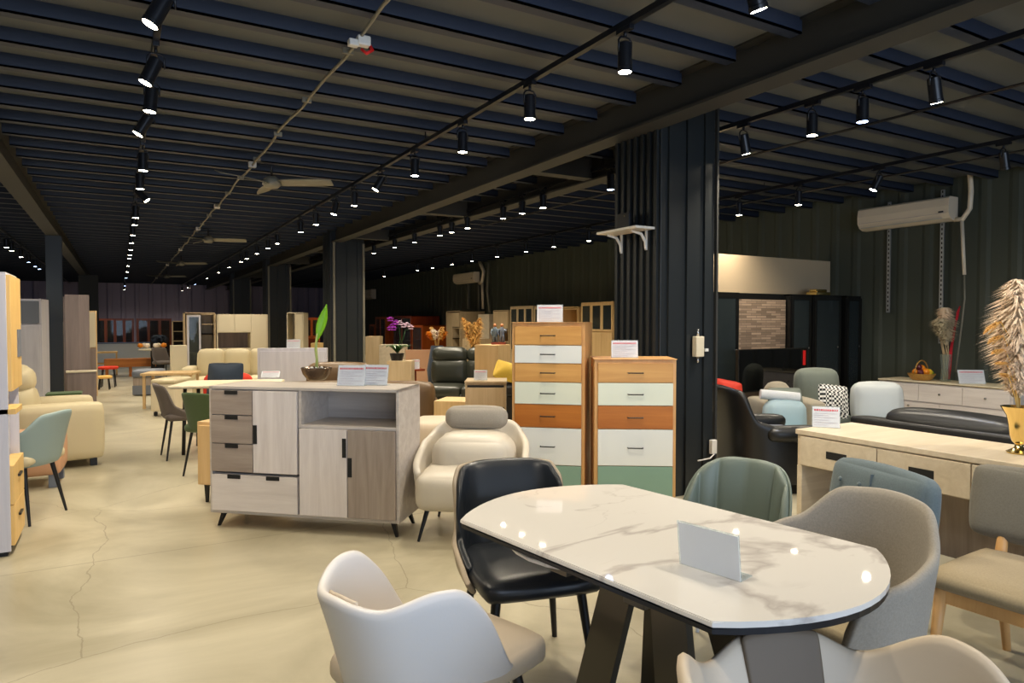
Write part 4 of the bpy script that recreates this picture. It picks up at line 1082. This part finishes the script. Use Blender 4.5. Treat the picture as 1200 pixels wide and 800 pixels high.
def flatcab(name, label, cat, u0, u1, vt, D, rot, d, m, cells_fn=None, group=None, z0=0.0, zt_=None, **kw):
    rot = math.radians(rot); L, w = front(u0, u1, D, rot); h = zt_ or zat(vt, D)
    return cabinet(name, label, cat, L, rot, w, d, h, m, cells_fn(w, h) if cells_fn else [], z0=z0, group=group, **kw), L, w, h
flatcab('wardrobe', 'white wardrobe with a grey-blue square panel left of the dark steel post', 'wardrobe', 14, 49, 350, 11.6, -8, .5, 'lilac_white', lambda w, h: [('door', .03, w - .03, h - .42, h - .03, 'slate'), ('door', .02, w - .02, .05, h - .45, 'lilac_white')])
for i_, (a_, b_) in enumerate(((381, 402), (402, 420), (414, 426))):
    pass
flatcab('wardrobe', 'pale yellow shelf cabinet just behind the dark steel post', 'cabinet', 49, 54, 364, 12.4, 0, .4, 'yellow_wood')
flatcab('bookcase', 'yellow beech bookcase right of the dark steel post', 'bookcase', 67, 82, 364, 13.6, 0, .35, 'yellow_wood', lambda w, h: [('open', .02, w - .02, h * .1, h - .02, None, [.25, .5, .75])])
flatcab('wardrobe', 'pale wardrobe behind the grey-brown oak slab', 'wardrobe', 98, 113, 364, 13.2, 0, .4, 'light_wood', lambda w, h: [('door', .01, w - .01, .95, h - .02, 'cream_cab'), ('door', .01, w - .01, .05, .94, 'grey_wood')])
t = thing('wardrobe', 'tall grey-brown oak wardrobe side standing by the aisle', 'wardrobe', *[front(76, 105, 9.9, .06)[0]], .06)
w_s = front(76, 105, 9.9, .06)[1]
MB().box(0, w_s, 0, .55, 0, zat(345, 9.9), .004).build('body', 'grey_wood', t); MB().box(-.018, 0, .01, .53, .05, zat(345, 9.9) - .03, .002).build('door', 'grey_wood', t)
t = thing('headboard', 'low grey-brown oak panel in front of the tall oak wardrobe', 'headboard', front(77, 112, 9.45, .05)[0], .05)
w_s = front(77, 112, 9.45, .05)[1]
MB().box(0, w_s, 0, .10, .02, zat(437, 9.45), .004).build('panel', 'grey_wood', t); MB().box(-.01, w_s + .01, -.01, .12, zat(437, 9.45), zat(435, 9.45), .003).build('cap', 'cream_cab', t); MB().box(.03, w_s - .03, .02, .08, 0, .02).build('plinth', 'dark', t)

# ------------------------------------------------------------ far end of the hall
def glassdoors(n, a=.05, b=None, m=None, low=None):
    def fn(w, h):
        t0 = low or a; top_ = (b or h - .03); out_ = []
        for i in range(n):
            x0 = .02 + i * (w - .04) / n; x1 = .02 + (i + 1) * (w - .04) / n
            out_.append(('glass', x0, x1, t0, top_, m))
            if low: out_.append(('door', x0, x1, .04, low - .01, m))
        return out_
    return fn
flatcab('display_cabinet', 'reddish wooden glass-door cabinet at the far end, left one of the pair', 'display cabinet', 112, 157, 373, 24, 0, .45, 'orange_wood', glassdoors(4), group='red wood display cabinets at the far end')
flatcab('display_cabinet', 'reddish wooden glass-door cabinet at the far end, right one of the pair', 'display cabinet', 160, 201, 373, 24, 0, .45, 'orange_wood', glassdoors(3), group='red wood display cabinets at the far end')
flatcab('shelf_rack', 'narrow open rack with three wooden shelves right of the red wood cabinets', 'shelf', 202, 218, 376, 19, 0, .3, 'beige_wood', lambda w, h: [('open', .02, w - .02, .1, h - .02, None, [.2, .4, .6, .8])], back='dark')
flatcab('reception_counter', 'pale grey stone-faced counter in front of the red wood cabinets', 'counter', 111, 176, 403, 21, 0, .6, 'grey_marble', top=('slate', .03))
t = thing('bench', 'long orange-brown wooden bench by the grey counter', 'bench', mid(128, 176, 18.3)); ww = wid(128, 176, 18.3) * 1.1
MB().box(-ww / 2, ww / 2, -.22, .22, .25, .47, .01).build('seat', 'oak_dark', t)
for sx_ in (-1, 0, 1): MB().box(sx_ * (ww / 2 - .06) - .035, sx_ * (ww / 2 - .06) + .035, -.2, .2, 0, .25).build('leg', 'oak_dark', t)
t = thing('bench_table', 'pale open wooden rack left of the orange-brown bench', 'table', mid(114, 131, 18.6)); 
MB().box(-.3, .3, -.2, .2, .60, .64).box(-.3, .3, -.2, .2, .3, .33).build('top', 'yellow_wood', t)
for sx_ in (-1, 1): MB().box(sx_ * .27 - .02, sx_ * .27 + .02, -.18, .18, 0, .6).build('leg', 'yellow_wood', t)
def stool(label, loc, m, z, r=.2):
    t = thing('stool', label, 'stool', loc, .3)
    MB().lathe([(0, z - .06), (r * .95, z - .06), (r, z - .04), (r, z - .015), (r * .9, z), (0, z + .005)], 24).build('seat', m, t, True, angle=50)
    for k in range(4):
        a = k * PI / 2 + .4; MB().tube([(r * .95 * math.cos(a), r * .95 * math.sin(a), 0), (r * .75 * math.cos(a), r * .75 * math.sin(a), z - .06)], .011, 6).build('leg', 'black_metal', t, True)
stool('round red stool on thin black legs near the far end of the aisle', at_depth(126, 15.2), 'red', .46, .2)
stool('yellow stool beside the red stool near the far end', at_depth(121, 14.6), 'pampas_gold', .30, .15)
t = thing('ottoman', 'slate blue ottoman on a two-tone box in the middle of the aisle', 'ottoman', mid(158, 190, 13.6), -.2); ww = wid(158, 190, 13.6)
MB().soft((0, 0, .43), (ww, .5, .16), .05, .01, 8).build('cushion', 'slate', t, True); MB().box(-ww / 2 + .02, ww / 2 - .02, -.22, .22, .2, .36, .005).build('body', 'taupe', t); MB().box(-ww / 2 + .01, ww / 2 - .01, -.225, .225, .02, .2, .005).build('base', 'slate', t)
t = thing('round_table', 'small round table carrying a flower arrangement in front of the right red wood cabinet', 'table', at_depth(178, 18.0))
MB().lathe([(0, .7), (.32, .7), (.33, .72), (.32, .74), (0, .74)], 24).build('top', 'cream_cab', t, True, angle=40); MB().tube([(0, 0, .02), (0, 0, .7)], .04, 8).lathe([(0, 0), (.2, 0), (.2, .02), (0, .03)], 20).build('pedestal', 'black_metal', t, True, angle=40)
fx, fy = at_depth(178, 18.0); t = thing('flower_bouquet', 'orange and cream flower arrangement on the small round table', 'flowers', (fx, fy, .74))
for k in range(7): MB().lathe([(0, 0), (.07, .05), (.05, .12), (0, .13)], 8, (.28 * math.cos(k), .13 * math.sin(k * 2.1), .02)).build('flower', ('orange_fruit', 'cream_cab', 'pampas')[k % 3], t, True)
def simple_chair(label, loc, rot, m, z=.8, legm='black_metal', s=.24):
    t = thing('dining_chair', label, 'chair', loc, rot)
    f = shell_fn(s, s * .95, .42, interp([(0, z), (.8, z - .01), (1.3, .56), (1.7, .46)]), 1.65, .86, .7, .07)
    MB().sheet(f, 26, 6, .025).build('backrest', m, t, True, 1)
    MB().soft((0, -.03, .45), (s * 1.8, s * 1.8, .08), .035, .01, 6).build('seat', m, t, True)
    legs4(t, [(-.15, -.16, .41), (.15, -.16, .41), (-.15, .14, .41), (.15, .14, .41)], [(-.2, -.21, 0), (.2, -.21, 0), (-.2, .2, 0), (.2, .2, 0)], .014, .009, legm, n=6)
simple_chair('dark grey chair beside the small round table at the far end', at_depth(192, 16.8), .6, 'grey_chair', .82)
t = thing('potted_plant', 'dark bushy plant in front of the right red wood cabinet', 'plant', (*at_depth(186, 20.4), .0))
MB().lathe([(0, 0), (.13, 0), (.17, .3), (0, .3)], 14).build('pot', 'black_metal', t, True, angle=40); MB().tube([(0, 0, .28), (0, 0, .75)], .02, 6).build('trunk', 'beige_wood', t, True)
plume((0, 0, .62), (0, 0, 1.02), .28, 260, 5, hair=.4).build('foliage', 'navy', t)
flatcab('low_cabinet', 'pale laminate cabinet in front of the narrow open rack', 'cabinet', 200, 219, 405, 14.9, 0, .4, 'cream_cab')
t = thing('coffee_table', 'light wood table with dark shelf left of the cream sofa', 'table', mid(172, 228, 11.7), -.3); ww = wid(172, 228, 11.7)
MB().box(-ww / 2, ww / 2, -.3, .3, .55, .59, .005).build('top', 'light_wood', t); MB().box(-ww * .1, ww * .45, -.25, .25, .3, .33).build('shelf', 'tuft', t)
for sx_ in (-1, 1):
    for sy_ in (-1, 1): MB().box(sx_ * (ww / 2 - .05) - .02, sx_ * (ww / 2 - .05) + .02, sy_ * .26 - .02, sy_ * .26 + .02, 0, .55).build('leg', 'light_wood', t)
t = thing('bench', 'cream upholstered bench on casters at the left end of the cream sofa', 'bench', mid(187, 214, 10.7), -.5)
MB().box(-.19, .19, -.3, .3, .08, .50, .02).build('body', 'cream_cab', t); MB().soft((0, 0, .53), (.38, .6, .08), .03, .01, 6).build('cushion', 'cream_sofa', t, True)
for sx_ in (-1, 1):
    for sy_ in (-1, 1): MB().lathe([(0, 0), (.03, .01), (.03, .06), (0, .08)], 8, (sx_ * .14, sy_ * .24, 0)).build('caster', 'black_metal', t, True)
def disp(w, h):
    a = w * .52
    return [('glass', .05, a, .3, h - .06, 'lilac_white'), ('open', a, w - .03, .3, h * .45, None, [.5]), ('open', a, w - .03, h * .45, h * .7, None, []), ('open', a, w - .03, h * .7, h - .04, None, [.5]), ('door', .03, w - .03, .03, .29)]
flatcab('display_cabinet', 'two-tone display cabinet with one glass door above the cream sofa', 'display cabinet', 216, 253, 366, 15.6, 0, .4, 'beige_wood', disp)
flatcab('wall_unit', 'cream wall unit with a dark open niche above the cream sofa', 'wall unit', 254, 314, 368, 15.9, 0, .45, 'cream_cab',
        lambda w, h: [('door', .02, w * .34, h * .74, h - .02), ('door', w * .34, w * .66, h * .74, h - .02), ('open', .02, w * .66, h * .5, h * .74, 'grey_wood', []), ('door', w * .66, w - .02, h * .5, h - .02), ('door', .02, w * .66, .05, h * .5), ('door', w * .66, w - .02, .05, h * .5)], back='grey_wood')
x_, y_ = mid(222, 330, 13.2)
sofa('sofa', 'three-seat cream leather sofa in front of the cream wall unit', (x_, y_), math.radians(-12), wid(216, 330, 12.9), .85, .40, .90, 'cream_sofa', 3, True, armz=.60)
x_, y_ = at_depth(259, 9.0)
t = sofa('lounge_armchair', 'red armchair behind the wooden table, holding the navy cushion', (x_, y_), math.radians(-24), .60, .65, .42, .74, 'red', 1, False, cat='armchair')
x2, y2 = at_depth(263, 8.75); o = pillow('navy blue cushion standing on the red armchair', (x2, y2, .70), math.radians(-28), 'navy', .44, -.2)
t = thing('dining_table', 'cream oblong dining table behind the left end of the sideboard', 'dining table', at_depth(268, 7.75), -.35)
MB().soft((0, 0, .745), (1.1, .75, .035), .015, 0, 8).build('tabletop', 'cream_cab', t, True, angle=40)
for sx_ in (-1, 1):
    for sy_ in (-1, 1): MB().tube([(sx_ * .42, sy_ * .28, 0), (sx_ * .40, sy_ * .26, .73)], .02, 8).build('leg', 'black_metal', t, True)
simple_chair('warm grey fabric chair on black legs left of the sideboard', at_depth(214, 7.35), math.radians(95), 'grey_chair', .80, s=.25)
simple_chair('green fabric chair tucked behind the left end of the sideboard', at_depth(251, 6.5), math.radians(130), 'green_fab', .80)
L, w = front(229, 300, 5.42, SBa)
cabinet('low_cabinet', 'light maple low cabinet peeking out behind the left end of the sideboard', 'cabinet', L, SBa, .6, .38, .655, 'light_wood', [('door', .02, .3, .16, .63), ('door', .3, .58, .16, .63)], z0=.15, legs={'in': .05, 'plate': True, 'splay': .0, 'r': (.016, .009)})

# ------------------------------------------------------------ middle ground behind the sideboard
t, L, w, h = flatcab('headboard', 'pale grey bed headboard panel behind the plant bowl', 'headboard', 301, 383, 408, 11.2, -22, .12, 'lilac_white', lambda w, h: [('door', .04, w - .02, .1, h - .05, 'lilac_white')])
card('price card on top of the pale grey headboard', (L[0] + .55, L[1] - .14), -.5, .22, .14, .1, z=h)
t = thing('sofa', 'long olive-brown leather sofa seen from behind the sideboard', 'sofa', mid(318, 508, 8.6), math.radians(-27)); ww = wid(318, 508, 8.6)
MB().soft((0, 0, .40), (ww, .35, .58), .10, .02, 10).build('back_cushion', 'brown_leather', t, True)
MB().soft((0, .5, .30), (ww, .75, .26), .08, .02, 10).build('seat_cushion', 'brown_leather', t, True)
MB().soft((-.02, .85, .52), (ww * .42, .25, .72), .10, .02, 10, Matrix.Translation((-.32, 0, 0))).build('chaise_back', 'brown_leather', t, True)
MB().box(-ww / 2 + .1, ww / 2 - .1, -.1, .9, 0, .16).build('base', 'dark', t)
x_, y_ = at_depth(316, 9.3); card('pink-tinted price card on the left end of the olive-brown sofa', (x_, y_), -.4, .24, .1, .6, z=.69)
x_, y_ = mid(500, 588, 10.8)
sofa('recliner_sofa', 'black leather two-seat recliner sofa with high padded headrests', (x_, y_), math.radians(-34), 1.15, .9, .46, 1.03, 'sofa_green_black', 2, False, head=True, backt=.26)
flatcab('side_cabinet', 'brown box cabinet carrying the purple orchid', 'cabinet', 453, 482, 423, 11.0, -30, .35, 'beige_wood')
ox, oy = at_depth(465, 11.15); oz = zat(423, 11.0)
t = thing('potted_orchid', 'potted orchid with purple and pinkish white blooms on the brown box cabinet', 'potted plant', (ox, oy, oz))
MB().lathe([(0, 0), (.09, 0), (.12, .12), (.11, .12), (0, .1)], 20).build('pot', 'black_metal', t, True, angle=50)
for k in range(9):
    a = k * .75; L2 = .2 + .05 * (k % 3)
    MB().sheet(lambda s, u, a=a, L2=L2: (math.cos(a) * s * L2 - math.sin(a) * (u - .5) * .07 * math.sin(PI * s * .95 + .1), math.sin(a) * s * L2 + math.cos(a) * (u - .5) * .07 * math.sin(PI * s * .95 + .1), .12 + .13 * math.sin(s * 2.2)), 6, 3, .004).build('leaf', 'leaf_dark', t, True)
MB().tube([(0, 0, .1), (.06, 0, .35), (.04, 0, .55), (-.02, 0, .62)], .006, 5).tube([(.02, 0, .1), (.12, 0, .4), (.15, 0, .5), (.2, 0, .5)], .006, 5).build('stem', 'leaf_dark', t, True)
for k in range(9):
    pu = k < 5
    x = (-.12 + .05 * (k % 3)) if pu else (.04 + .065 * (k - 5)); z = (.52 + .05 * (k % 4)) if pu else (.58 - .015 * (k - 5) + .03 * (k % 2))
    b = MB()
    for q in range(5):
        a = q * 2 * PI / 5 + .3; b.lathe([(0, 0), (.03, .004), (.032, .012), (0, .016)], 8, (x + .03 * math.cos(a), -.02, z + .03 * math.sin(a)))
    b.build('bloom', 'purple' if pu else 'pink_white', t, True)
flatcab('headboard', 'orange-brown upholstered headboard behind the orchid', 'headboard', 475, 505, 410, 14.0, -30, .12, 'caramel')
x_, y_ = at_depth(486, 11.6)
t = thing('side_table', 'small red-brown side table right of the orchid cabinet', 'table', (x_, y_)); MB().box(-.13, .13, -.13, .13, .62, .65).box(-.02, .02, -.02, .02, .02, .62).box(-.1, .1, -.1, .1, 0, .02).build('stand', 'red_wood', t)
card('price card on the small red-brown side table', (x_, y_ - .03), -.5, .13, .16, .1, z=.65)
flatcab('tall_cabinet', 'plain brown tall box cabinet right beside the second column', 'cabinet', 428, 445, 394, 15.0, -30, .35, 'beige_wood')
flatcab('low_cabinet', 'cream cabinet standing behind the orchid leaves', 'cabinet', 444, 474, 404, 14.2, -30, .4, 'console_wood')
flatcab('low_cabinet', 'pale wooden coffee table box between black recliner and sideboard', 'coffee table', 508, 552, 470, 8.2, -42, .5, 'light_wood')
t = thing('ottoman', 'beige leather ottoman showing between the sideboard and the armchair', 'ottoman', at_depth(513, 6.3), math.radians(-35)); MB().soft((0, 0, .34), (.5, .5, .42), .06, .02, 8).build('cushion', 'beige_leather', t, True); MB().box(-.2, .2, -.2, .2, 0, .14).build('base', 'dark', t)
t, L, w, h = flatcab('bedside_chest', 'beige bedside chest with dark drawer gaps left of the taller drawer chest', 'chest of drawers', 545, 593, 449, 6.7, -30, .4, 'beige_wood',
        lambda w, h: [('drawer', .02, w - .02, h - .24, h - .04), ('drawer', .02, w - .02, h - .46, h - .25), ('drawer', .02, w - .02, h - .68, h - .47)], top=('beige_wood', .02))
MB().box(.02, w - .02, -.006, .004, h - .04, h - .02).box(.02, w - .02, -.006, .004, h - .25, h - .235).build('shadow_gap', 'dark', t)
card('price card on the beige bedside chest', (L[0] + w * .45, L[1] + .02), -.52, .13, .1, .15, z=h + .02)
x_, y_ = mid(556, 625, 8.0)
t = thing('bench', 'dark leather bench behind the beige bedside chest', 'bench', (x_, y_), math.radians(-30)); MB().soft((0, 0, .66), (.75, .4, .16), .05, .01, 8).build('cushion', 'sofa_black', t, True); MB().box(-.34, .34, -.16, .16, 0, .6, .01).build('base', 'sofa_black', t)
x_, y_ = at_depth(595, 7.95); pillow('yellow cushion on the dark bench, left of the taller drawer chest', (x_, y_, .87), math.radians(-30), 'yellow', .30, -.9, .3)
t, L, w, h = flatcab('pedestal_cabinet', 'pale wood cabinet carrying the two figurines', 'cabinet', 556, 584, 404, 8.8, -52, .40, 'light_wood')
for nm_, u_, mm, lb in (('figurine', 580, 'denim', 'blue-grey standing figurine, left one on the pale wood cabinet'), ('figurine', 588, 'slate', 'dark slate standing figurine, right one on the pale wood cabinet')):
    fx, fy = at_depth(u_, 8.95); t = thing(nm_, lb, 'figurine', (fx, fy, h), -.4, 'pair of figurines')
    MB().box(-.05, .05, -.04, .04, 0, .03, .005).build('plinth', 'red_wood', t)
    MB().tube([(-.02, 0, .03), (-.018, 0, .1), (0, 0, .15), (0, 0, .2), (0, 0, .235)], [.018, .02, .038, .036, .012], 10).tube([(.02, 0, .03), (.018, 0, .1), (0, 0, .15)], [.018, .02, .03], 8).build('body', mm, t, True)
    MB().lathe([(0, .225), (.02, .24), (.022, .258), (0, .28)], 12).build('head', 'terracotta', t, True); MB().tube([(-.035, 0, .2), (-.055, -.02, .15), (-.04, -.03, .12)], .01, 6).tube([(.035, 0, .2), (.055, -.02, .16), (.05, -.03, .2)], .01, 6).build('arms', mm, t, True)
t = thing('dried_grass_vase', 'tuft of golden pampas grass beside the figurines', 'dried grass', (*at_depth(557, 12.6), 0))
MB().lathe([(0, 0), (.12, 0), (.16, .5), (.1, .92), (.09, .92), (0, .8)], 20).build('vase', 'cream_cab', t, True)
for k in range(4): plume((.0, 0, .85), (.18 * math.cos(k * 1.6) - .08, .1 * math.sin(k * 1.6), 1.52 - .08 * (k % 2)), .14, 500, 130 + k, hair=.09).build('plume', 'pampas_gold', t)
t = thing('dried_flower_vase', 'dried orange and cream flower arrangement behind the black recliner', 'dried flowers', (*at_depth(512, 13.5), 0))
MB().lathe([(0, 0), (.15, 0), (.2, .5), (.12, .98), (.1, .98), (0, .8)], 20).build('vase', 'navy', t, True)
for k in range(6):
    a = k * 1.05; MB().tube([(0, 0, .8), (.05 * math.cos(a), 0, 1.1), (.16 * math.cos(a), .05 * math.sin(a), 1.2 + .06 * (k % 3))], .008, 5).build('stem', 'pampas_gold', t, True)
    plume((.12 * math.cos(a), .05 * math.sin(a), 1.08 + .03 * k % 3 * .1), (.2 * math.cos(a), .05 * math.sin(a), 1.25 + .05 * (k % 3)), .08, 160, 150 + k, hair=.2).build('flower', ('orange_fruit', 'pampas', 'pampas_gold')[k % 3], t)

# cabinets standing along the right wall (fronts look to the aisle)
def wallcab(name, label, cat, u0, u1, vt, d, m, fn=None, Xf=None, group=None, **kw):
    Xf = Xf or 9.22 - d; ya, yb = yat(u0, Xf), yat(u1, Xf); h = zat(vt, dep(Xf, yb)); w = ya - yb
    return cabinet(name, label, cat, (Xf, ya), -PI / 2, w, d, h, m, fn(w, h) if fn else [], group=group, **kw)
def holes(w, h):
    return [('door', .02, w * .48, .05, h - .05), ('open', w * .48, w - .03, h * .30, h * .55, None, []), ('open', w * .48, w - .03, h * .55, h * .72, None, []), ('door', w * .48, w - .03, h * .74, h - .05), ('drawer', w * .48, w - .03, .05, h * .28, None, 'knob')]
wallcab('tall_cabinet', 'tall beige cabinet with open cubbies on the right wall, below the second air conditioner', 'cabinet', 523, 539, 364, .8, 'beige_wood', holes)
wallcab('low_cabinet', 'small beige drawer unit in front of the tall beige cubby cabinet', 'cabinet', 542, 552, 397, .6, 'beige_wood', lambda w, h: [('drawer', .02, w - .02, h - .35, h - .03, None, 'knob'), ('drawer', .02, w - .02, h - .7, h - .37, None, 'knob')], Xf=7.9)
wallcab('wardrobe', 'yellowish plain wardrobe between the pampas tuft and figurines', 'wardrobe', 560, 573, 368, .5, 'console_wood')
wallcab('wall_unit', 'beige bookcase with an open niche behind the figurines', 'bookcase', 578, 596, 363, .5, 'beige_wood', lambda w, h: [('door', .02, w - .02, h * .72, h - .03), ('open', .02, w - .02, h * .35, h * .7, None, [.5]), ('door', .02, w - .02, .04, h * .34)])
wallcab('display_cabinet', 'beige glass-door bookcase behind the price card on the taller chest', 'display cabinet', 598, 625, 358, .5, 'beige_wood', glassdoors(3, low=.7))
wallcab('display_cabinet', 'beige glass-door bookcase just right of the first one, mostly behind the price card', 'display cabinet', 626, 652, 358, .5, 'beige_wood', glassdoors(3, low=.7))
wallcab('wall_unit', 'open wooden box cabinet right of the price card on the taller chest', 'cabinet', 656, 678, 359, .45, 'light_wood', lambda w, h: [('open', .03, w - .05, h * .72, h - .05, None, []), ('door', .02, w - .02, .05, h * .70)])
wallcab('display_cabinet', 'pale hutch with three glass doors, nearest to the ribbed column', 'display cabinet', 681, 719, 353, .5, 'light_wood', glassdoors(3, low=1.25))
wallcab('display_cabinet', 'orange wooden cabinet with one long glass door, nearest of the orange group', 'display cabinet', 483, 495, 381, 1.0, 'orange_wood', glassdoors(1), group='orange wood cabinets far along the right wall')
wallcab('display_cabinet', 'tall red-brown cabinet behind the orchid with a dark glass door', 'display cabinet', 461, 482, 370, 1.0, 'red_wood', glassdoors(2), group='orange wood cabinets far along the right wall')
wallcab('display_cabinet', 'tall dark glass cabinet with an orange frame left of the orchid', 'display cabinet', 440, 452, 371, 1.0, 'orange_wood', glassdoors(2), group='orange wood cabinets far along the right wall')
wallcab('display_cabinet', 'smallest orange wooden cabinet, closest to the second column', 'display cabinet', 433, 439, 380, .8, 'orange_wood', glassdoors(1), group='orange wood cabinets far along the right wall')
flatcab('wardrobe', 'ivory open-sided wardrobe left of the green leaf', 'wardrobe', 336, 356, 366, 15.8, -25, .5, 'cream_cab', lambda w, h: [('open', .02, w * .5, .1, h - .02, None, []), ('door', w * .5, w - .02, .05, h - .03)])
flatcab('hutch', 'orange wooden hutch with glass doors behind the green leaf', 'cabinet', 355, 375, 372, 16.4, 0, .4, 'orange_wood', lambda w, h: [('glass', .02, w * .5, h * .7, h - .03), ('glass', w * .5, w - .02, h * .7, h - .03), ('open', .02, w - .02, h * .45, h * .68, None, []), ('drawer', .02, w - .02, .1, h * .44)])
t, L, w, h = flatcab('low_cabinet', 'small yellow cabinet beside the second column, behind the leaf stem', 'cabinet', 364, 384, 402, 14, -20, .4, 'yellow_wood')
for p in (proto_warm, proto_blue): pass
